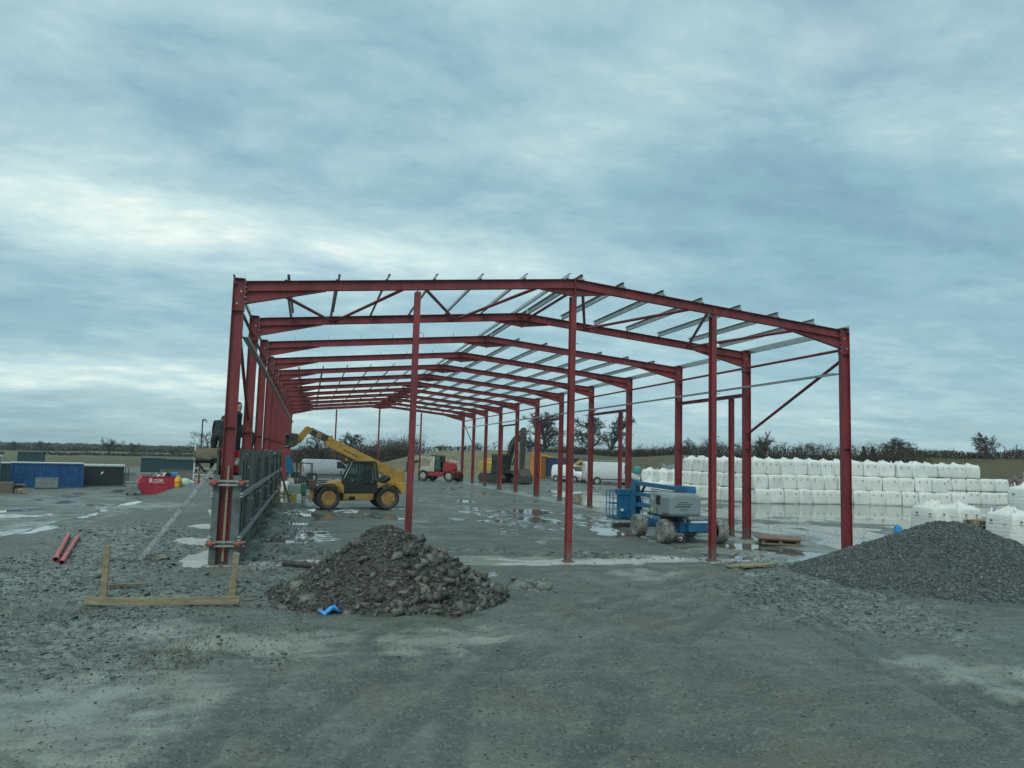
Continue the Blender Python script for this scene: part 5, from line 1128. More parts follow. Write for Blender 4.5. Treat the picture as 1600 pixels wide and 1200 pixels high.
# ---- containers and machines behind
def container(name, label, cat, loc, rz, L, Wd, H, paint, ribs=True, roof=None, doors=None):
    """local x along the long near side, y away; corrugated sides, corner posts, rails"""
    t = thing(name, label, cat, loc, rz); m = MB(); per = .28; k = max(4, int(L/per)); st_ = (L-.3)/k; prof = []
    for i in range(k):
        x = .15+i*st_; prof += [(x, .045), (x+st_*.25, .045), (x+st_*.38, .085), (x+st_*.82, .085), (x+st_*.95, .045)]
    prof.append((L-.15, .045)); vs = [(x, y, zz) for zz in (.16, H-.12) for x, y in prof]; n_ = len(prof)
    m.add(vs, [(i, i+1, n_+i+1, n_+i) for i in range(n_-1)])
    m.box(.1, L-.1, .1, Wd-.04, .12, H-.05); m.build('wall', paint, t)
    m = MB(); [m.box(x, x+.15, y, y+.15, 0, H) for x in (0, L-.15) for y in (0, Wd-.15)]; [m.box(.15, L-.15, y, y+.1, z0, z0+.14) for y in (.005, Wd-.105) for z0 in (.02, H-.14)]; m.build('frame', paint, t)
    m = MB(); m.box(-.03, L+.03, -.03, Wd+.03, H, H+.07); m.build('roof', roof or paint, t)
    if doors:
        m = MB(); m.box(L-.02, L+.03, .15, Wd/2-.01, .16, H-.14); m.box(L-.02, L+.03, Wd/2+.01, Wd-.15, .16, H-.14); d_ = m.build('door', paint, t)
        m = MB(); [m.tube((L+.06, y, .1), (L+.06, y, H-.1), .02, n=6) for y in (.35, .8, Wd-.8, Wd-.35)]; m.build('lock_rod', GALV, d_)
    return t
gl = lambda px, d, dz=0: (lambda p: (p[0], p[1], gz1(p[0], p[1])+dz))(at(px, d))
c_ = at(829, 93); container('container', 'orange steel box standing end on against the navy container', 'container', (c_[0], c_[1], 0), R_(-40), 1.4, 2.2, 2.75, OCONT)
c_ = at(842, 94); container('container', 'navy blue container between the orange box and the white van', 'container', (c_[0], c_[1], 0), R_(-12), 6.0, 2.4, 2.6, NAVY)
# orange loader body showing over the navy container
c_ = at(832, 100); q_ = thing('tipper_body', 'orange sloping tipper body showing above the navy container roof', 'tipper', (c_[0], c_[1], 0), R_(-14))
m = MB(); m.prism([(0, 1.0), (0, 3.35), (.7, 3.45), (1.0, 3.1), (3.9, 2.6), (4.3, 2.2), (4.3, 1.0)], 0, 2.2); m.build('body', OCONT, q_, bevel=.05)
m = MB(); m.box(-.3, 5.2, .3, 1.9, .6, 1.0); m.build('subframe', DKGREY, q_)
for x in (.5, 1.9, 4.6):
    for y in (.1, 2.1): wheel(q_, (x, y, .5), .5, .35, TYRE, DKGREY, 10, out=-1 if y < 1 else 1)
c_ = at(905, 88); lo = thing('backhoe_loader', 'small yellow digger with black cab half hidden between the white and silver vans', 'digger', (c_[0], c_[1], 0), R_(-20))
m = MB(); m.prism([(-.6, .6), (1.2, .6), (1.2, 1.6), (.4, 1.9), (-.6, 1.8)], -.8, .8); m.prism([(-.8, 1.9), (.2, 2.6), (.8, 2.3), (.9, 2.0), (.2, 2.2), (-.6, 1.6)], -.2, .2); m.build('body', CATY, lo, bevel=.04)
m = MB(); [m.bar((x, y, .7), (x, y, 2.45), .1, .1) for x in (1.0, 1.9) for y in (-.7, .7)]; m.box(.95, 1.95, -.75, .75, 2.4, 2.5); m.box(.95, 1.95, -.75, .75, .7, 1.2); m.build('cab', BLACK, lo, bevel=.02)
m = MB(); m.box(1.0, 1.9, -.72, -.715, 1.2, 2.4); m.box(1.93, 1.935, -.7, .7, 1.2, 2.4); m.build('window', GLASSD, lo)
for x in (-.3, 1.7):
    for y in (-.9, .9): wheel(lo, (x, y, .5), .5, .35, TYRE, CATY, 12, out=-1 if y < 0 else 1)
# flatbed with green tank
c_ = at(968, 86); fb = thing('tank_lorry', 'low flatbed lorry carrying a round green tank beyond the boom lift', 'lorry', (c_[0], c_[1], 0), R_(-16))
m = MB(); m.box(-.2, 4.0, 0, 2.2, .85, 1.02); m.box(.2, 3.7, .4, 1.8, .6, .85); m.build('flatbed', SHED, fb)
m = MB(); m.lathe([(.05, -.65), (.42, -.56), (.48, -.45), (.48, .45), (.42, .56), (.05, .65)], (2.2, .95, 1.50), (.2, 1, 0), 24); m.build('tank', TEAL, fb, smooth=40)
m = MB(); m.prism([(-1.9, .6), (-.3, .6), (-.3, 2.2), (-1.5, 2.2), (-1.95, 1.5)], .05, 2.15); m.build('cab', TEAL, fb, bevel=.06)
m = MB(); m.box(-1.4, -.6, .04, .045, 1.5, 2.1); m.build('window', GLASSD, fb)
for x in (-1.2, 3.0):
    for y in (.15, 2.05): wheel(fb, (x, y, .45), .45, .3, TYRE, DKGREY, 10, out=-1 if y < 1 else 1)
c_ = at(1010, 92); ct = thing('machine_stack', 'dark teal machinery parked at the foot of the brown bank beyond the bags', 'machinery', (c_[0], c_[1], 0), R_(-16))
m = MB(); m.prism([(0, .3), (5.2, .3), (5.2, 1.9), (4.0, 2.1), (2.8, 1.6), (0, 2.0)], 0, 1.6); m.build('body', DGREEN, ct, bevel=.05)
m = MB(); m.bar((.2, -.05, 1.2), (5.0, -.05, 1.4), .08, .1); m.bar((1.0, -.05, 1.9), (4.6, -.05, .6), .08, .1); m.build('rail', DKGREY, ct)
for x in (.8, 4.3): wheel(ct, (x, .0, .42), .42, .3, TYRE, DKGREY, 10)
# blue tilted hopper and black forklift frame beyond the formwork
c_ = at(447, 60); hp = thing('blue_hopper', 'blue sloping hopper chute standing beyond the far columns on the left', 'hopper', (c_[0], c_[1], 0), R_(5))
m = MB(); m.prism([(-.1, 2.2), (.35, 2.25), (.75, 1.0), (.45, .75), (.15, .95)], 0, .9); m.build('chute', GBLUE, hp, bevel=.03)
m = MB(); [m.bar((x, y, 0), (x2, y, 1.1), .06, .06) for y in (.1, .8) for x, x2 in ((-.05, .3), (.9, .6))]; m.box(.5, 1.1, .1, .8, .5, .95); m.build('stand', DKGREY, hp)
c_ = at(472, 58); fk = thing('forklift', 'small black forklift with an open overhead guard beside the silver van', 'forklift', (c_[0], c_[1], 0), R_(6))
m = MB(); [m.bar((x, y, .7), (x*.98, y, 1.75), .06, .06) for x in (0, .85) for y in (0, .9)]; m.path([(0, 0, 1.75), (.85, 0, 1.72), (.85, .9, 1.72), (0, .9, 1.75), (0, 0, 1.75)], .04, 6); m.build('overhead_guard', BLACK, fk)
m = MB(); m.box(-.1, .95, 0, .9, .3, .75); m.box(.55, .95, .15, .75, .75, 1.0); m.build('body', DKGREY, fk, bevel=.04)
m = MB(); [m.bar((-.28, y, .1), (-.28, y, 1.95), .07, .09) for y in (.15, .75)]; m.box(-.3, -.25, .15, .75, 1.0, 1.08); [m.box(-1.0, -.3, y, y+.1, .1, .14) for y in (.2, .6)]; m.build('mast', BLACK, fk)
for x in (.1, .75):
    for y in (0, .9): wheel(fk, (x, y, .24), .24, .2, TYRE, DKGREY, 10, out=-1 if y < .4 else 1)

# ------------------------------------------------------------------ left yard, 1.35 m below the shed floor
LZ = -1.35
def yl(px, d): p = at(px, d); return (p[0], p[1], gz1(p[0], p[1]))
c_ = yl(20, 68.0); container('container', 'bright blue shipping container with pale roof edge on the lower yard at left', 'container', c_, R_(18.7), 5.75, 2.4, 2.22, BCONT, roof=WTRIM, doors=True)
c_ = yl(126, 73.5); cb_ = thing('site_cabin', 'charcoal site cabin with white roof edge right of the blue container', 'cabin', c_, R_(17))
m = MB(); m.box(0, 3.95, 0, 2.6, .12, 1.95)
for k in range(26): m.box(.06+k*.15, .10+k*.15, -.012, 0, .14, 1.93)
m.build('wall', DCAB, cb_); m = MB(); m.box(-.06, 4.05, -.08, 2.68, 1.951, 2.12); m.build('roof', WTRIM, cb_); m = MB(); m.box(0, 3.95, .1, 2.4, -.05, .119); m.build('base', CONC, cb_)
m = MB(); m.box(1.95, 2.2, -.03, -.014, 1.32, 1.42); m.box(1.95, 2.05, -.03, -.014, 1.15, 1.32); m.build('notice', WHITE, cb_); m = MB(); m.box(2.35, 3.15, -.025, -.013, .14, 1.8); m.build('door', BLACK, cb_)
c_ = yl(4, 74); container('container', 'dark green container behind the left end of the blue container', 'container', c_, R_(18), 2.2, 2.4, 2.0, DGREEN, roof=WTRIM)
c_ = yl(-66, 62); sd = thing('cladded_shed', 'corner of a pale grey cladded shed at the left edge of the yard', 'shed', c_, R_(8))
m = MB(); [m.box(k*.2, k*.2+.12, -.03, 0, .55, 2.75) for k in range(12)]; m.box(0, 2.35, 0, 4, 0, 2.75); m.build('wall', SHED, sd); m = MB(); m.prism([(-.1, 2.751), (2.5, 2.751), (2.5, 2.9), (-.1, 3.25)], -.1, 4.2); m.build('roof', WTRIM, sd)
c_ = yl(60.5, 67); bn = thing('storage_bin', 'low grey steel store box with two doors in front of the blue container', 'store box', c_, R_(18))
m = MB(); m.box(0, 1.75, 0, .8, .08, .93); m.build('body', BIN, bn, bevel=.02); m = MB(); m.box(.05, .80, -.02, -.001, .14, .82); m.box(.84, 1.36, -.02, -.001, .14, .82); m.build('door', BIN, bn, bevel=.006); m = MB(); m.box(-.03, 1.78, -.04, .83, .931, .98); m.build('lid', BIN, bn); m = MB(); [m.box(x, x+.12, y, y+.12, -.05, .079) for x in (.05, 1.58) for y in (.05, .62)]; m.build('foot', BLACK, bn)
c_ = yl(3, 60); ps = thing('pallet_stack', 'stack of dark timber pallets at the far left of the yard', 'pallets', c_, R_(12))
for k in range(6):
    m = MB(); zz = k*.15; dx = .04*math.sin(k*2.1)
    for y in (0, .5, 1.0): m.box(dx, 1.0+dx, y-.05, y+.05, zz, zz+.10)
    for j in range(6): m.box(dx+j*.175, dx+j*.175+.12, -.06, 1.06, zz+.101, zz+.125)
    m.build('pallet_layer', WOODG, ps)
c_ = yl(17, 61); tb = thing('trestle', 'low grey board lying on trestles between the pallets and the blue container', 'trestle', c_, R_(10))
m = MB(); m.box(-.1, 1.25, 0, .7, .62, .68); m.build('top_board', WOODG, tb); m = MB(); m.box(0, .06, .05, .65, 0, .62); m.box(1.1, 1.16, .05, .65, 0, .62); m.box(.1, 1.05, .3, .34, .1, .6); m.build('leg_set', WOODG, tb)
c_ = yl(38, 60.5); rg = np.random.default_rng(4)
m = MB()
for k in range(9): a = rg.uniform(0, 3.14); x, y = rg.uniform(-.3, .4), rg.uniform(-.2, .2); zz = .08+.07*(k % 4); m.tube((c_[0]+x-math.cos(a)*.25, c_[1]+y-math.sin(a)*.25, c_[2]+zz), (c_[0]+x+math.cos(a)*.25, c_[1]+y+math.sin(a)*.25, c_[2]+zz+rg.uniform(-.05, .12)), .06, n=7)
tag(m.build('log_pile', mat('cut pale wood', (.42, .32, .2), .7, var=.4)), 'small pile of pale cut logs right of the pallet stack', 'logs')
# crimson skip
c_ = yl(214, 63.5); sk = thing('skip', 'crimson builders skip full of rubbish half hidden by the edge of the yard', 'skip', c_, R_(15))
m = MB(); outer = [(0, .85), (.75, 0.02), (2.95, 0.02), (3.65, .85), (3.55, 1.5), (.6, 1.5)]; m.prism(outer, 0, .04); m.prism(outer, 1.66, 1.70)
m.add([(0, 0.04, .85), (0, 1.66, .85), (.6, 1.66, 1.5), (.6, .04, 1.5)], [(0, 1, 2, 3)]); m.add([(0, .04, .85), (0, 1.66, .85), (.75, 1.66, .02), (.75, .04, .02)], [(0, 1, 2, 3)]); m.add([(3.65, .04, .85), (3.65, 1.66, .85), (3.55, 1.66, 1.5), (3.55, .04, 1.5)], [(0, 1, 2, 3)]); m.add([(3.65, .04, .85), (3.65, 1.66, .85), (2.95, 1.66, .02), (2.95, .04, .02)], [(0, 1, 2, 3)])
m.box(.75, 2.95, .04, 1.66, 0, .03); m.box(.6, 3.55, -.03, -.001, 1.44, 1.52); m.box(.02, 3.64, -.02, -.001, .83, .88); [m.box(x, x+.06, -.018, -.001, .06, 1.43) for x in (.85, 2.85)]; m.build('shell', SKIPR, sk)
def text(s, size, mtl, par, loc, rot, bold=.0, name='lettering'):
    cu = bpy.data.curves.new(name, 'FONT'); cu.body = s; cu.size = size; cu.extrude = .003; cu.offset = bold; o = bpy.data.objects.new(name, cu); COL.objects.link(o)
    dg = bpy.context.evaluated_depsgraph_get(); me = bpy.data.meshes.new_from_object(o.evaluated_get(dg)); bpy.data.objects.remove(o)
    me.materials.clear(); me.materials.append(mtl); o = bpy.data.objects.new(name, me); COL.objects.link(o); o.parent = par; o.location = loc; o.rotation_euler = rot; return o
text('B', .46, WHITE, sk, (1.12, -.01, 1.02), (R_(90), 0, 0), .012); text('.COM', .30, WHITE, sk, (1.44, -.01, 1.08), (R_(90), 0, 0), .006)
m = MB(); [m.box(1.42+k*.15, 1.53+k*.15, -.012, -.004, .955, 1.0) for k in range(6)]; m.build('worn_lettering', WHITE, sk)
m = MB(); rg = np.random.default_rng(9)
for k in range(26):
    x, y, a = rg.uniform(.7, 3.2), rg.uniform(.2, 1.5), rg.uniform(0, 3.1); l = rg.uniform(.2, .6); m.cur = int(rg.integers(0, 4)); m.bar((x, y, 1.30+.1*rg.random()), (x+math.cos(a)*l*.6, y+math.sin(a)*.3, 1.38+rg.uniform(.05, .40)), rg.uniform(.05, .3), rg.uniform(.02, .12))
m.cur = 0; m.box(.62, 3.5, .05, 1.65, 1.22, 1.3); m.build('rubbish', [WOODG, WHITE, DKGREY, WOOD], sk)
m = MB(); m.prism([(2.3, 1.40), (2.95, 1.40), (2.9, 1.62), (2.62, 1.85), (2.4, 1.70)], .2, .9); tag(m.build('rubbish_sack', CLOTHB, bevel=.05), 'black sack heaped on top of the crimson skip near its right end', 'sack'); bpy.data.objects['rubbish_sack'].matrix_world = Matrix.Translation(V3(c_)) @ Matrix.Rotation(R_(15), 4, 'Z')
m = MB(); m.box(2.85, 3.40, .1, .55, 1.52, 1.86); o = m.build('plastic_tank', BLUEP, bevel=.05); tag(o, 'bright blue plastic tank lying on the right end of the crimson skip', 'tank'); o.matrix_world = Matrix.Translation(V3(c_)) @ Matrix.Rotation(R_(15), 4, 'Z')
c_ = yl(276.5, 64.5); dr = thing('waste_drum', 'yellow drum with orange band on a blue crate right of the crimson skip', 'drum', c_, R_(10))
m = MB(); m.box(0, .52, 0, .5, 0, .62); m.build('crate', mat('deep blue plastic', (.02, .07, .25), .5), dr, bevel=.03); m = MB(); m.lathe([(.24, .62), (.26, .66), (.26, 1.35), (.20, 1.45), (.12, 1.5), (.12, 1.62), (0, 1.66)], (.27, .24, 0), n=16); m.build('drum_body', YELL, dr, smooth=40); m = MB(); m.lathe([(.262, 1.0), (.27, 1.02), (.27, 1.12), (.262, 1.14)], (.27, .24, 0), n=16); m.build('band', ORANGEP, dr, smooth=40)
c_ = yl(201.5, 62); wb = thing('wheelie_bin', 'grey galvanised four-wheeled bin at the left end of the crimson skip', 'bin', c_, R_(12))
m = MB(); m.prism([(.06, .18), (.84, .18), (.92, 1.02), (-.02, 1.02)], 0, .75); m.build('body', BIN, wb, bevel=.02); m = MB(); m.box(-.06, .96, -.04, .79, 1.021, 1.09); m.build('lid', BIN, wb, bevel=.02); m = MB(); [m.lathe([(.09, -.03), (.09, .03), (0, .03)], (x, y, .085), (0, 1, 0), 12) for x in (.14, .76) for y in (.08, .66)]; m.build('castor_set', BLACK, wb)
# pale retaining wall, block bay, fence panels and containers beyond
a, b_ = yl(186, 76), yl(262, 79); m = MB(); m.bar((a[0], a[1], LZ+.62), (b_[0], b_[1], LZ+.66), .3, 1.45)
for k in range(3): m.bar((a[0], a[1]-.155, LZ+.3+k*.42), (b_[0], b_[1]-.155, LZ+.33+k*.42), .02, .02)
tag(m.build('concrete_wall', CONC), 'long pale concrete wall behind the crimson skip and bin', 'wall')
a, b_ = yl(254, 90), yl(306, 92); m = MB(); m.bar((a[0], a[1], LZ+.62), (b_[0], b_[1], LZ+.62), .5, 1.3); m.bar((a[0], a[1], LZ+1.29), (b_[0], b_[1], LZ+1.29), .6, .05); tag(m.build('block_wall', mat('grey blockwork', (.17, .175, .16), .8, var=.2, dirt=.3)), 'grey block wall in front of the two dark containers beyond the skip', 'wall')
c_ = yl(222, 112); container('container', 'left of the two dark teal containers beyond the skip, with a pale end', 'container', c_, R_(10), 3.35, 2.4, 2.25, DGREEN)
c_ = yl(256, 106); container('container', 'dark teal container beyond the grey block wall, left of the scaffold tower', 'container', c_, R_(10), 4.6, 2.4, 2.25, DGREEN)
c_ = yl(29, 118); container('container', 'far dark green container showing above the blue container roof', 'container', c_, R_(6), 3.3, 2.4, 2.6, DGREEN)
for k, (px, d, nm) in enumerate(((204, 74, 'behind the grey bin'), (199, 77, 'just left of the grey bin'), (262, 84, 'behind the load of the crimson skip'))):
    c_ = yl(px, d); m = MB(); m.tube((c_[0], c_[1], c_[2]-.1), (c_[0], c_[1], c_[2]+1.9), .035, n=6); tag(m.build('fence_post', DKGREY), 'thin dark fence post standing '+nm, 'post', 'thin fence posts')
# pale plastic-wrapped bundles right of the drum
for px, d, s, lb in ((291, 66, .62, 'larger pale plastic-wrapped bundle'), (300, 67, .45, 'smaller pale plastic-wrapped bundle')):
    c_ = yl(px, d); bv, bf = ico2(); v_ = bv*np.array([s*1.1, s, s*.85])*(1+.10*RNG.normal(0, 1, (len(bv), 1)).clip(-1.5, 1.5))+np.array([c_[0], c_[1], c_[2]+s*.8+.25]); tag(fast_mesh('wrapped_bundle', v_, bf, mat('pale green plastic wrap', (.48, .58, .48), .35, var=.1), smooth=True), lb+' on the yard right of the yellow drum', 'bundle')
# scaffold tower, its orange generator, two lamp poles
c_ = yl(305, 64); tw = thing('scaffold_tower', 'white aluminium scaffold tower standing beyond the end of the walkway', 'scaffold tower', (c_[0], c_[1], 0 if c_[2] > -.7 else c_[2]), R_(5)); tz = tw.location.z
m = MB(); H_ = 3.1-tz
for x in (0, 1.45):
    for y in (0, 1.2): m.tube((x, y, 0), (x, y, H_), .03, n=6)
m.build('upright', WHITE, tw); m = MB()
for zz in np.arange(.4, H_, .55):
    for y in (0, 1.2): m.tube((0, y, zz), (1.45, y, zz), .022, n=6)
    for x in (0, 1.45): m.tube((x, 0, zz), (x, 1.2, zz), .022, n=6)
m.build('rail', WHITE, tw); m = MB(); m.box(0, 1.45, .05, 1.15, 1.4-tz, 1.46-tz); m.build('deck', WOODG, tw)
c_ = yl(309, 70); m = MB(); gn = thing('generator', 'small orange machine at the foot of the white scaffold tower', 'generator', c_, 0)
m = MB(); m.box(0, 1.0, 0, .6, .35, .85); m.build('body', ORANGEP, gn, bevel=.08); m = MB(); [m.lathe([(.18, -.05), (.18, .05), (0, .06)], (x, 0, .18), (0, 1, 0), 12) for x in (.2, .8)]; m.box(.1, .9, .1, .5, .2, .35); m.build('wheel_set', BLACK, gn)
for px, d, pt, lb in ((317, 53, 655, 'taller of two dark poles with hooked lamp heads behind the walkway, left one'), (334, 56, 660, 'shorter of two dark poles with hooked lamp heads behind the walkway, right one')):
    p = at(px, d, pt); g0 = gz1(p[0], p[1]); lp = thing('lamp_post', lb, 'lamp post', (p[0], p[1], g0), 0, 'lamp poles behind the walkway'); h_ = p[2]-g0
    m = MB(); m.tube((0, 0, 0), (0, 0, h_), .055, .045, n=8); m.build('post', DKGREY, lp); m = MB(); m.path([(0, 0, h_-.02), (.12, 0, h_+.02), (.26, 0, h_-.08), (.28, 0, h_-.2), (.2, 0, h_-.26)], .025, 6); m.build('lamp_arm', DKGREY, lp); m = MB(); m.box(.0, .2, -.06, .06, h_-.12, h_-.05); m.build('lamp_head', DKGREY, lp, bevel=.02)
# site store boxes inside the shed, left
def cab(name, label, cat, px, d, w, h, mtl, mt2=None, dep=.7, rz=6):
    c_ = at(px, d); t = thing(name, label, cat, (c_[0], c_[1], sheet_z(c_[0], c_[1])-.01), R_(rz)); m = MB(); m.box(0, w, 0, dep, .06, h); m.build('body', mtl, t, bevel=.02); m = MB(); m.box(.03, w-.03, .03, dep-.03, 0, .06); m.build('base', DKGREY, t)
    m = MB(); m.box(.04, w-.04, -.015, -.001, .12, h-.06); m.build('door', mt2 or mtl, t, bevel=.005); m = MB(); m.box(w*.8, w*.84, -.03, -.016, h*.45, h*.6); m.build('handle', BLACK, t); return t
cab('cabinet', 'pale green steel cabinet standing just left of the yellow telehandler', 'cabinet', 453.5, 45, .74, .66, GREENG)
cab('cabinet', 'dark green cabinet right beside the pale green cabinet', 'cabinet', 473, 45.4, .34, .72, GREENS)
cab('cabinet', 'white cabinet behind the pale green cabinet, nearest the red columns', 'cabinet', 443.5, 47, .42, .75, WHITE)
cab('cabinet', 'white box behind the front wheel of the yellow telehandler', 'cabinet', 494, 46, .5, .62, WHITE)
c_ = at(467, 41.5); m = MB(); m.box(0, .26, 0, .26, 0, .28); m.box(-.01, .27, -.01, .27, .281, .31); o = m.build('tub', WHITE, bevel=.02, loc=(c_[0], c_[1], sheet_z(c_[0], c_[1]))); tag(o, 'small white tub on the ground in front of the green cabinets', 'tub')
c_ = at(458.5, 42.5); m = MB(); m.prism([(0, 0), (.25, 0), (.25, .2), (.15, .28), (.0, .26)], 0, .2); m.tube((.03, .1, .3), (.2, .1, .33), .015); o = m.build('fuel_can', YELL, bevel=.02, loc=(c_[0], c_[1], sheet_z(c_[0], c_[1]))); tag(o, 'small yellow fuel can on the ground in front of the pale green cabinet', 'can')

# ------------------------------------------------------------------ bulk bags
def bag_mesh(name, seed, peak):
    rg = np.random.default_rng(seed); n_ = 32; hs = [0, .03, .10, .22, .36, .50, .64, .76, .86, .93, .965]; V = []; F = []; MI = []
    w, d = .565+rg.uniform(-.008, .008), .545
    q = np.arange(n_)*2*np.pi/n_+np.pi/n_
    ph = rg.uniform(0, 6, 4)
    for j, h in enumerate(hs):
        e = .17 if h < .8 else .26
        x = np.sign(np.cos(q))*np.abs(np.cos(q))**e; y = np.sign(np.sin(q))*np.abs(np.sin(q))**e
        b_ = .965+.035*math.sin(min(1, h/.95)*math.pi)**.7; b_ *= {0: .97, 10: .93, 9: .975}.get(j, 1)
        wob = 1+.018*np.sin(q*4+ph[0]+h*3)+.014*np.sin(q*9+ph[1]-h*5)+.008*rg.normal(0, 1, n_)
        for i in range(n_): V.append((x[i]*w*b_*wob[i], y[i]*d*b_*wob[i], h))
    m_ = len(hs)
    for ring, (s, h) in enumerate(((.62, .985), (.34, 1.0 if not peak else 1.06), (.12, 1.0 if not peak else 1.14))):
        ox, oy = (rg.uniform(-.12, .12), rg.uniform(-.1, .1)) if peak else (0, 0)
        for i in range(n_): V.append((np.cos(q[i])*w*s*1.1+ox*ring*.5, np.sin(q[i])*d*s*1.1+oy*ring*.5, h+(.05*rg.normal() if peak else .008*rg.normal())))
    tot = m_+3
    for j in range(tot-1):
        for i in range(n_):
            F.append((j*n_+i, j*n_+(i+1) % n_, (j+1)*n_+(i+1) % n_, (j+1)*n_+i))
            side = i % 8
            MI.append(0)
    F.append(tuple(range(n_))[::-1]); MI.append(0); F.append(tuple(range((tot-1)*n_, tot*n_))); MI.append(0)
    for sgn, ax in ((-1, 0), (1, 0), (-1, 1)):     # faded print marks on the woven faces
        for u_ in (-.26, .25):
            for h0, hh_, ww in ((.70, .05, .045), (.62, .018, .07)):
                if rg.random() < .25: continue
                b0 = len(V)
                for du, dh in ((-ww, 0), (ww, 0), (ww, hh_), (-ww, hh_)):
                    q_ = sgn*(d if ax == 0 else w)*1.02+sgn*.004; V.append((u_+du, q_, h0+dh) if ax == 0 else (q_, u_+du, h0+dh))
                F.append((b0, b0+1, b0+2, b0+3)); MI.append(1)
    if peak:                         # lifting loops flopped over the corners
        for sx, sy in ((-1, -1), (1, -1), (-1, 1), (1, 1)):
            b0 = len(V); cx, cy = sx*.40, sy*.38; a = rg.uniform(0, 3)
            pts = [(cx-.09*math.cos(a), cy-.09*math.sin(a), .95), (cx-.03*math.cos(a), cy-.03*math.sin(a), 1.10+rg.uniform(-.03, .05)), (cx+.05*math.cos(a), cy+.05*math.sin(a), 1.08), (cx+.10*math.cos(a), cy+.10*math.sin(a), .94)]
            for p in pts:
                for s in (-.03, .03): V.append((p[0]-math.sin(a)*s, p[1]+math.cos(a)*s, p[2]))
            for k in range(3): F.append((b0+2*k, b0+2*k+1, b0+2*k+3, b0+2*k+2)); MI.append(0)
    me = bpy.data.meshes.new(name); me.from_pydata(V, [], F); me.materials.append(BAG); me.materials.append(INK); me.polygons.foreach_set('material_index', MI); me.polygons.foreach_set('use_smooth', [True]*len(F)); me.update(); return me
BF = [bag_mesh('bulk_bag', s, False) for s in range(1, 8)]; BP = [bag_mesh('bulk_bag', s, True) for s in range(8, 18)]
rb_ = random.Random(3); ORD = ['first', 'second', 'third', 'fourth', 'fifth', 'sixth', 'seventh', 'eighth', 'ninth', 'tenth', 'eleventh', 'twelfth', 'thirteenth', 'fourteenth', 'fifteenth', 'sixteenth']
def bag(x, y, zz, ang, label, peak, group, sc=1.0):
    o = bpy.data.objects.new('bulk_bag', rb_.choice(BP if peak else BF)); COL.objects.link(o); o.location = (x, y, zz); o.rotation_euler = (R_(rb_.uniform(-2.2, 2.2)), R_(rb_.uniform(-2.2, 2.2)), ang+R_(rb_.uniform(-5, 5)))
    o.scale = (sc, sc, sc*rb_.uniform(.975, 1.015)); return tag(o, label, 'bulk bag', group)
TIER = ['bottom', 'middle', 'top']
def walk(p0, p1, step):
    p0, p1 = np.array(p0), np.array(p1); L = np.linalg.norm(p1-p0); return [p0+(p1-p0)/L*(step*(i+.5)) for i in range(int(L/step+.3))], math.atan2(p1[1]-p0[1], p1[0]-p0[0])
rowA, angA = walk((29.75, 34.3), (31.35, 26.7), 1.14)      # left end of the long stack, going away
rowB1, angB1 = walk((31.0, 26.5), (39.2, 26.9), 1.14); rowB2, angB2 = walk((39.1, 26.9), (46.6, 24.6), 1.14)
for t in range(3):
    for i, p in enumerate(rowA[:-1] if True else rowA):
        bag(p[0]+.3+t*.15, p[1], t*.99-.01, angA+R_(90), 'white bulk bag, %s tier, left end of the long stack, %s from the back' % (TIER[t], ORD[i]), t == 2, 'bulk bags in the long stack')
    allB = [(p, angB1) for p in rowB1]+[(p, angB2) for p in rowB2]
    for i, (p, a) in enumerate(allB[:len(allB)-t]):
        bag(p[0]+.06*rb_.uniform(-1, 1), p[1]+t*.26+.05*rb_.uniform(-1, 1), t*.985-.01, a, 'white bulk bag, %s tier of the long front row, %s from its left corner' % (TIER[t], ORD[i]), t == 2, 'bulk bags in the long stack')
row2, ang2 = walk((45.6, 30.2), (54.8, 28.2), 1.14)
for t in range(3):
    for i, p in enumerate(row2[:len(row2)-(2 if t == 2 else 0)]):
        bag(p[0], p[1], t*.99-.01, ang2, 'white bulk bag, %s tier of the rear right stack, %s from left' % (TIER[t], ORD[i]), t == 2, 'bulk bags in the rear right stack')
ca = at(1014, 60)
for i, (dx, dy, zz, lb) in enumerate(((0, 0, 0, 'bottom left'), (1.2, -.1, 0, 'bottom, second from the left'), (2.5, .2, 0, 'bottom right'), (.7, 1.2, .95, 'upper left'), (1.9, 1.1, .95, 'upper middle'), (3.0, 1.2, .95, 'upper right'))):
    bag(ca[0]+dx, ca[1]+dy, zz-.01, R_(10+7*i), 'white bulk bag of the small group behind the boom lift, '+lb, True, 'bulk bags behind the boom lift')
for i in range(3): bag(ca[0]+.7+1.15*i, ca[1]+1.2, -.01, R_(5), 'white bulk bag on the ground behind the small group, '+ORD[i]+' from the left', False, 'bulk bags behind the boom lift')
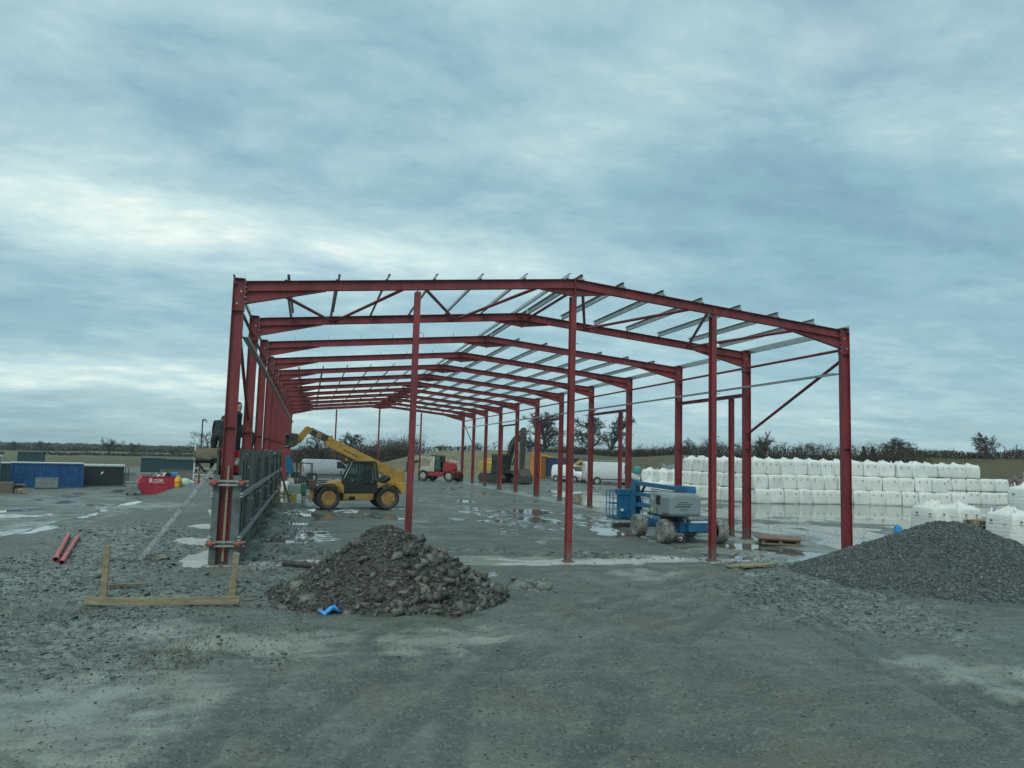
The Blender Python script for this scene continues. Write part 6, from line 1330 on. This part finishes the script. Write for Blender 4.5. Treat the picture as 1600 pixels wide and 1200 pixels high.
# bags and pallets by the slate heap
def pallet(name, label, loc, rz, stand=False):
    t = thing(name, label, 'pallet', loc, rz); m = MB()
    for j in range(6): m.box(-.6+j*.216, -.6+j*.216+.12, -.5, .5, .118, .14)
    m.build('deck', WOOD, t); m = MB()
    for y in (-.45, 0, .45): m.box(-.6, .6, y-.05, y+.05, 0, .02); m.box(-.6, .6, y-.05, y+.05, .097, .117); [m.box(x-.07, x+.07, y-.048, y+.048, .02, .097) for x in (-.5, 0, .5)]
    m.build('bearer', WOOD, t); return t
def fbag(px, d, rz, label, sc, zz=.14):
    c_ = at(px, d); g0 = gz1(c_[0], c_[1]); bag(c_[0], c_[1], g0+zz, R_(rz), label, True, None, sc); return c_, g0
for px, d, rz, lb, sc in ((1458, 30.2, 12, 'white bulk bag with a slumped top behind the slate heap, left one', 1.12), (1494, 29.8, 8, 'white bulk bag behind the slate heap touching its slumped neighbour on the left', 1.08), (1580, 26.3, -6, 'white bulk bag standing right of the upright pallets behind the slate heap', 1.1), (1618, 25.9, -4, 'white bulk bag cut by the right edge, in front of the taller stacked bag', 1.1)):
    c_, g0 = fbag(px, d, rz, lb, sc); pallet('pallet', 'timber pallet under the '+lb.replace('white bulk bag', 'bag').replace(' with a slumped top', '').replace(' touching its slumped neighbour on the left', ', right one').replace(' cut by the right edge, in front of the taller stacked bag', ' farthest right, before the taller bag').replace(' standing right of', ' by'), (c_[0], c_[1], g0), R_(rz))
c_ = at(1612, 29.5); bag(c_[0], c_[1], .98, R_(5), 'white bulk bag stacked high at the right edge above the yard', True, None, 1.1); bag(c_[0], c_[1], -.01, R_(5), 'white bulk bag at the right edge carrying another bag', False, None, 1.08)
c_ = at(1536, 29.0)
for k in range(5): pallet('pallet', 'timber pallet of the upright stack between white bags, %s from the bottom' % ORD[k], (c_[0], c_[1], .16*k), R_(14+2*k))
m = MB(); m.bar((0, 0, 0), (.05, 0, 1.25), .09, .10); m.cur = 1; m.bar((.05, 0, 1.25), (.06, 0, 1.32), .1, .11); p = at(1547, 27.6); o = m.build('marker_post', [WOOD, BLUEP], loc=(p[0], p[1], -.02)); tag(o, 'timber post with a blue top beside the white bag right of the pallets', 'post')
m = MB(); m.box(-.09, .09, -.07, -.055, .75, 1.28); m.build('blue_sleeve', BLUEP, o)
heap('white_heap', 'small heap of pale spilled material on the wet yard near the right edge', 'heap', tuple(at(1583, 47)[:2]), 1.6, 1.0, .75, 1.1, mat('spilled white fertiliser', (.6, .6, .55), .8), 60, 4, .03, .05, 12, .6, .2)
heap('stone_heap', 'heap of pinkish broken stone beyond the bags at the right edge', 'stone heap', tuple(at(1630, 72)[:2]), 7.5, 4, 3.2, 1.0, rockmat('pinkish rubble', (.12, .09, .08), (.30, .24, .22)), 900, 160, .14, .26, 21, .7, .15)

# ------------------------------------------------------------------ bare trees, hedges, far fields
def grow(rg, h, spread, r0, lean=0.0, first=.28, counts=(8, 6, 5, 4), up=.35, droop=0.0):
    segs = []     # (p0, p1, r0, r1, level)
    def branch(p, d, L, r, lv):
        k = 5 if lv == 0 else (4 if lv < 3 else 3); pts = [p]; dirs = []
        for i in range(k):
            d = d+rg.normal(0, .10+.05*lv, 3)+np.array([lean*.08 if lv == 0 else 0, 0, up*.10-droop*.06*lv]); d /= np.linalg.norm(d); pts.append(pts[-1]+d*L/k); dirs.append(d)
        for i in range(k): segs.append((pts[i], pts[i+1], r*(1-.55*i/k), r*(1-.55*(i+1)/k), lv))
        if lv >= len(counts): return
        n_ = counts[lv]
        for j in range(n_):
            t = first+(1-first)*(j+.6*rg.random())/n_ if lv == 0 else .25+.75*(j+rg.random())/n_; t = min(t, .999)
            i = int(t*k); q = pts[i]+(pts[i+1]-pts[i])*(t*k-i); a = rg.uniform(0, 2*np.pi)
            if lv == 0: a = j*2.4+rg.normal(0, .3)
            d0 = dirs[i]; s = np.cross(d0, [0.3, .2, 1.0]); s /= np.linalg.norm(s)+1e-9; s2 = np.cross(d0, s); lat = s*np.cos(a)+s2*np.sin(a)
            an = rg.uniform(.55, 1.05) if lv else rg.uniform(.65, 1.15)*(1-.35*t)+.1
            nd = d0*math.cos(an)+lat*math.sin(an); Lc = (spread*(.62+.25*rg.random())*(1.15-.45*t) if lv == 0 else L*rg.uniform(.38, .62))
            branch(q, nd, Lc, max(r*(.36 if lv == 0 else .46), .008), lv+1)
    branch(np.array([0, 0, -.3]), np.array([lean, 0, 1.0])/math.hypot(1, lean), h*.72, r0, 0)
    return segs
def tree(name, label, px, depth, ytop, wpx, seed, rf=.05, lean=0.0, first=.28, ivy=0.0, counts=(8, 6, 5, 4), base=None, twig=TWIG, cat='tree', rmin=.010, up=.35, group=None):
    rg = np.random.default_rng(seed); p = at(px, depth); g0 = gz1(p[0], p[1]) if base is None else base
    ztop = at(px, depth, ytop)[2]; h = ztop-g0; w = wpx*depth/FPX
    S = grow(rg, h, w*.5, h*rf, lean, first, counts, up)
    P0 = np.array([s[0] for s in S]); P1 = np.array([s[1] for s in S]); R0 = np.array([s[2] for s in S]); R1 = np.array([s[3] for s in S]); LV = np.array([s[4] for s in S])
    zm = P1[:, 2].max(); sx = w/max(.1, np.percentile(P1[:, 0], 99.2)-np.percentile(P1[:, 0], .8)); sz = h/zm
    for A in (P0, P1): A[:, 0] = A[:, 0]*sx; A[:, 1] *= sx; A[:, 2] *= sz
    R0, R1 = np.maximum(R0, rmin), np.maximum(R1, rmin)
    t = thing(name, label, cat, (p[0], p[1], g0), 0, group)
    k = LV <= 1; v, f = tubes_np(P0[k], P1[k], R0[k], R1[k], 6); fast_mesh('trunk', v, f, BARK, t, smooth=True)
    v, f = tubes_np(P0[~k], P1[~k], R0[~k], R1[~k], 3); fast_mesh('crown', v, f, twig, t)
    if ivy:
        k = np.where(LV <= (1 if ivy > .7 else 0))[0]; n_ = int(2600*ivy); pk = rg.choice(k, n_); tt = rg.uniform(0, 1, n_)[:, None]; c_ = P0[pk]*(1-tt)+P1[pk]*tt; c_ = c_[c_[:, 2] < h*.75]
        leaf_cards('ivy', c_+rg.normal(0, (.03 if ivy > .7 else .016)*h, c_.shape)*[1, 1, .6], .014*h, rg, IVY, t)
    return t
def leaf_cards(name, C_, s, rg, mtl, par, flat=False):
    n_ = len(C_); a = rg.normal(0, 1, (n_, 3)); a /= np.linalg.norm(a, axis=1, keepdims=True); b_ = np.cross(a, rg.normal(0, 1, (n_, 3))); b_ /= np.linalg.norm(b_, axis=1, keepdims=True); sz = s*rg.uniform(.5, 1.4, (n_, 1))
    v = np.stack([C_-a*sz, C_+b_*sz*.6, C_+a*sz, C_-b_*sz*.6], 1).reshape(-1, 3); f = np.arange(n_*4).reshape(-1, 4); return fast_mesh(name, v, f, mtl, par)
def hedge(name, label, pts, hgt, wid, seed, mtl, dens=26, leaf=.16, twigs=.5, kind=None, gap=.0):
    """pts: (px, depth) along the hedge; clumped uneven growth of small leaves and bare shoots"""
    rg = np.random.default_rng(seed); P = []
    for (a, da), (b_, db) in zip(pts, pts[1:]):
        p, q = at(a, da), at(b_, db); L = np.linalg.norm((q-p)[:2]); n_ = max(2, int(L*dens)); t = rg.uniform(0, 1, n_)[:, None]; P.append(p[None, :2]*(1-t)+q[None, :2]*t)
    P = np.concatenate(P)+rg.normal(0, wid*.3, (sum(len(x) for x in P), 2))
    hh = hgt*(.45+1.0*fbm(P[:, 0]*.28, P[:, 1]*.28, 4, seed)**1.0); keep = fbm(P[:, 0]*.12+9, P[:, 1]*.12, 3, seed+3) > gap; P, hh = P[keep], hh[keep]
    g0 = gz(P[:, 0], P[:, 1], False); zz = rg.uniform(0, 1, len(P))**.8*hh
    C_ = np.stack([P[:, 0], P[:, 1], g0+zz], 1); t = thing(name, label, 'hedge', tuple(C_.mean(0)*[1, 1, 0]+[0, 0, float(g0.mean())]), 0); o0 = np.array(t.location)
    leaf_cards('foliage', C_-o0, leaf, rg, mtl, t)
    n_ = int(len(P)*twigs*.35); k = rg.integers(0, len(P), n_); b0 = np.stack([P[k, 0], P[k, 1], g0[k]], 1)-o0; d = rg.normal(0, .28, (n_, 3)); d[:, 2] = 1; e = b0+d*(hh[k]*rg.uniform(.7, 1.35, n_))[:, None]
    v, f = tubes_np(b0, e, np.full(n_, leaf*.16), np.full(n_, leaf*.05), 3); fast_mesh('shoots', v, f, TWIG, t)
    if kind: t['kind'] = kind
    return t
tree('bare_tree', 'tall bare oak with a stout trunk rising behind the navy container', 853, 150, 637, 66, 11, .050, 0, .30, ivy=.30, counts=(14, 9, 6, 4), base=1.5, rmin=.024)
tree('bare_tree', 'broader, left one of the pair of big bare trees beyond the silver van', 929, 152, 634, 60, 12, .045, -.1, .30, ivy=.5, counts=(13, 9, 6, 4), base=1.5, rmin=.024)
tree('bare_tree', 'right, slimmer one of the pair of big bare trees beyond the silver van', 944, 148, 640, 46, 13, .04, .12, .32, ivy=.4, counts=(12, 8, 6, 4), base=1.5, rmin=.024)
tree('bare_tree', 'ivy-clad bare tree leaning to the right beyond the long bag stack', 1180, 130, 671, 46, 14, .075, .5, .25, ivy=.9, counts=(8, 6, 5, 4), base=2.0, rmin=.014)
tree('bare_tree', 'round-crowned bare tree on the bank above the long bag stack', 1411, 112, 682, 50, 15, .045, 0, .12, counts=(18, 9, 6, 4), rmin=.014, up=.2)
tree('bare_tree', 'open-crowned bare tree on the bank near the right edge', 1545, 110, 673, 44, 16, .045, .02, .25, ivy=.08, counts=(12, 8, 6, 4), rmin=.014)
tree('bare_tree', 'low bare bush tree on the skyline between the two bank trees', 1482, 118, 697, 34, 17, .04, 0, .1, counts=(10, 6, 5, 3), rmin=.012)
tree('bare_tree', 'bare tree with upright crown above the middle of the yellow telehandler boom', 549, 145, 673, 42, 18, .05, 0, .25, counts=(13, 8, 6, 4), base=.4, rmin=.017)
tree('bare_tree', 'wide low bare tree behind the tip of the yellow telehandler boom', 500, 138, 677, 56, 19, .045, -.1, .2, ivy=.35, counts=(9, 6, 5, 4), base=.4, rmin=.014)
tree('bare_tree', 'small bare tree just right of the telehandler cab against the sky', 587, 135, 688, 26, 20, .04, 0, .25, counts=(8, 6, 5, 3), base=.4, rmin=.012)
tree('bare_tree', 'bare tree behind the two lamp poles at left', 318, 180, 672, 54, 21, .04, 0, .25, counts=(9, 6, 5, 4), base=.3, rmin=.018)
tree('bare_tree', 'ivy-covered dark tree standing in the far field above the charcoal cabin', 172, 240, 683, 36, 22, .07, .1, .2, ivy=1.0, counts=(8, 6, 5, 3), rmin=.025)
tree('bare_tree', 'grey bare bush right of the ivy-covered field tree', 212, 260, 691, 32, 23, .04, 0, .1, counts=(10, 6, 5, 3), rmin=.025)
tree('bare_tree', 'rounded far tree above the left end of the blue container', 24, 300, 689, 26, 24, .05, 0, .15, ivy=.9, counts=(9, 6, 5, 3), rmin=.03)
tree('bare_tree', 'rounded far tree above the middle of the blue container', 66, 310, 688, 26, 25, .05, 0, .15, ivy=.9, counts=(9, 6, 5, 3), rmin=.03)
tree('bare_tree', 'bare tree rising left of the third gable post above the brown bank', 1106, 118, 684, 40, 26, .035, 0, .2, counts=(9, 6, 5, 3), rmin=.012)
tree('bare_tree', 'bare tree close to the right of the second portal column', 1078, 116, 683, 26, 27, .035, 0, .2, counts=(8, 6, 5, 3), rmin=.012)
tree('bare_tree', 'bare thicket tree on the bank left of the right front column', 1262, 112, 690, 44, 28, .035, 0, .12, counts=(11, 6, 5, 3), rmin=.012)
SAP = [(656, 118, 692, 16), (742, 120, 690, 12), (758, 121, 692, 12), (772, 120, 689, 14), (795, 122, 690, 22), (812, 122, 694, 14), (886, 118, 690, 16), (905, 120, 696, 14), (978, 116, 697, 16), (1002, 115, 693, 16), (1020, 114, 696, 14), (1038, 114, 692, 14), (1128, 113, 688, 14), (1143, 113, 690, 16), (1155, 112, 692, 12), (1222, 110, 690, 20), (1290, 110, 692, 22), (1310, 109, 691, 14), (1335, 108, 694, 18), (1385, 108, 698, 14), (1448, 108, 702, 22), (1572, 108, 697, 14), (1588, 106, 694, 12)]
NEARBY = ['just right of the first gable post', 'behind the seventh right column', 'left of the excavator boom', 'above the excavator body', 'above the excavator boom', 'right of the excavator stick', 'right of the big oak trunk', 'left of the second gable post', 'right of the paired big trees', 'above the green tank lorry', 'above the dark teal machinery', 'left of the third right column', 'just right of the third gable post', 'behind the first door post', 'left of the second right column', 'right of the leaning ivy tree', 'left of the right front column', 'touching the right front column on its left', 'just right of the right front column', 'between the firs and the round-crowned tree', 'right of the round-crowned tree', 'right of the open-crowned tree', 'nearest the right edge']
for i, (px, d, yt, w) in enumerate(SAP):
    tree('sapling', 'thin bare sapling on the bank skyline, '+NEARBY[i], px, d, yt, w, 100+i, .022, 0, .15, counts=(8, 5, 4), rmin=.011, cat='sapling', up=.6, group='saplings along the bank')
for px, yt, w, lb in ((1350, 697, 15, 'left of two small dark firs'), (1364, 698, 18, 'right of two small dark firs')):
    rg = np.random.default_rng(px); p = at(px, 108); g0 = gz1(p[0], p[1]); h = at(px, 108, yt)[2]-g0; t = thing('fir_tree', lb+' on the bank right of the right front column', 'fir', (p[0], p[1], g0), 0, 'small firs on the bank')
    z_ = rg.uniform(.08, 1, 1400); r = (1-z_)*w*108/FPX*.5*rg.uniform(.2, 1.1, 1400); a = rg.uniform(0, 6.28, 1400); leaf_cards('crown', np.stack([r*np.cos(a), r*np.sin(a), z_*h-r*.25], 1), .10, rg, FIR, t); MB().tube((0, 0, -.2), (0, 0, h*.9), .07, .02, n=6).build('trunk', BARK, t)
hedge('hedge', 'dark rounded hedgerow between the telehandler boom and the grassy mound', [(452, 150), (520, 140), (580, 132), (640, 124)], 2.9, 3.5, 31, HEDGE, 260, .15, .5)
hedge('hedge', 'taller grey thicket above the rear of the yellow telehandler', [(596, 134), (650, 130)], 3.9, 4.0, 32, HEDGE, 300, .13, .5)
hedge('hedge', 'dark low hedge along the crest behind the grassy mound', [(655, 122), (740, 122), (830, 120), (890, 116)], 1.0, 1.6, 33, HEDGE, 60, .15, 1.5, gap=.40)
hedge('hedge', 'dark hedge on the crest between the paired trees and the bag stack', [(880, 112), (960, 106), (1060, 100), (1120, 97)], 1.15, 1.6, 34, HEDGE, 160, .11, 1.2)
hedge('hedge', 'dark hedge along the bank above the long bag stack', [(1110, 92), (1200, 88), (1300, 86), (1440, 83)], 1.7, 3.2, 35, HEDGE, 260, .10, 1.2)
hedge('hedge', 'dark hedge along the bank towards the right edge', [(1395, 87), (1500, 85), (1600, 83), (1760, 82)], .75, 1.8, 36, HEDGE, 120, .12, 1.6, gap=.30)
hedge('hedge', 'near field hedge behind the yard containers on the left', [(-140, 215), (0, 205), (150, 200), (330, 190), (450, 175)], 0.8, 1.5, 37, HEDGEG, 26, .32, gap=.28)
hedge('hedge', 'middle field hedgerow across the left distance', [(-200, 330), (0, 320), (200, 315), (440, 300)], 1.7, 4, 38, HEDGEG, 34, .55, .3)
hedge('hedge', 'far wooded hedgerow on the left skyline', [(-300, 520), (0, 500), (250, 500), (560, 480)], 2.3, 8, 39, HEDGEG, 30, .9, .25)
hedge('hedge', 'farthest tree belt on the left horizon', [(-400, 820), (0, 800), (300, 800), (620, 780)], 3.0, 14, 40, HEDGEG, 18, 1.5, .2)
hedge('hedge', 'hedge on the skyline behind the paired big trees', [(820, 175), (900, 170), (980, 165), (1080, 160)], 3.3, 3, 41, HEDGE, 130, .18, 1.5)
# straggling dead grass in the foreground mud and on the bank foot
rg = np.random.default_rng(6); bl_p = []
for (px, py, rx, ry, num) in ((270, 1030, 70, 16, 260), (420, 985, 120, 12, 160), (700, 960, 40, 8, 60), (60, 960, 80, 14, 120)):
    e = ell(px, py, rx, ry); a = rg.uniform(0, 6.28, num); r = np.sqrt(rg.uniform(0, 1, num)); u_, v_ = np.cos(a)*r*e[2], np.sin(a)*r*e[3]
    x, y = e[0]+u_*e[4][1]+v_*e[4][0], e[1]-u_*e[4][0]+v_*e[4][1]; bl_p.append(np.stack([x, y, np.array([sheet_z(q, w_) for q, w_ in zip(x, y)])], 1))
B0 = np.concatenate(bl_p); d = rg.normal(0, .6, B0.shape); d[:, 2] = 1; B1 = B0+d*rg.uniform(.03, .09, (len(B0), 1)); v, f = tubes_np(B0, B1, np.full(len(B0), .003), np.full(len(B0), .001), 3)
tag(fast_mesh('dead_grass', v, f, GRASSB), 'sparse dead grass blades in the foreground mud', 'grass', kind='stuff')

# ------------------------------------------------------------------ the damp air: far things fade
hz = MB().box(-2700, 2700, -400, 2700, -14, 24).build('haze', [])
m, n = newmat('damp air'); vp = n.n('ShaderNodeVolumePrincipled', ins={'Color': (0.80, 0.92, 0.93, 1), 'Density': 0.0003, 'Anisotropy': 0.2}); n.n('ShaderNodeOutputMaterial', ins={1: vp.outputs[0]})
hz.data.materials.append(m); tag(hz, kind='stuff')
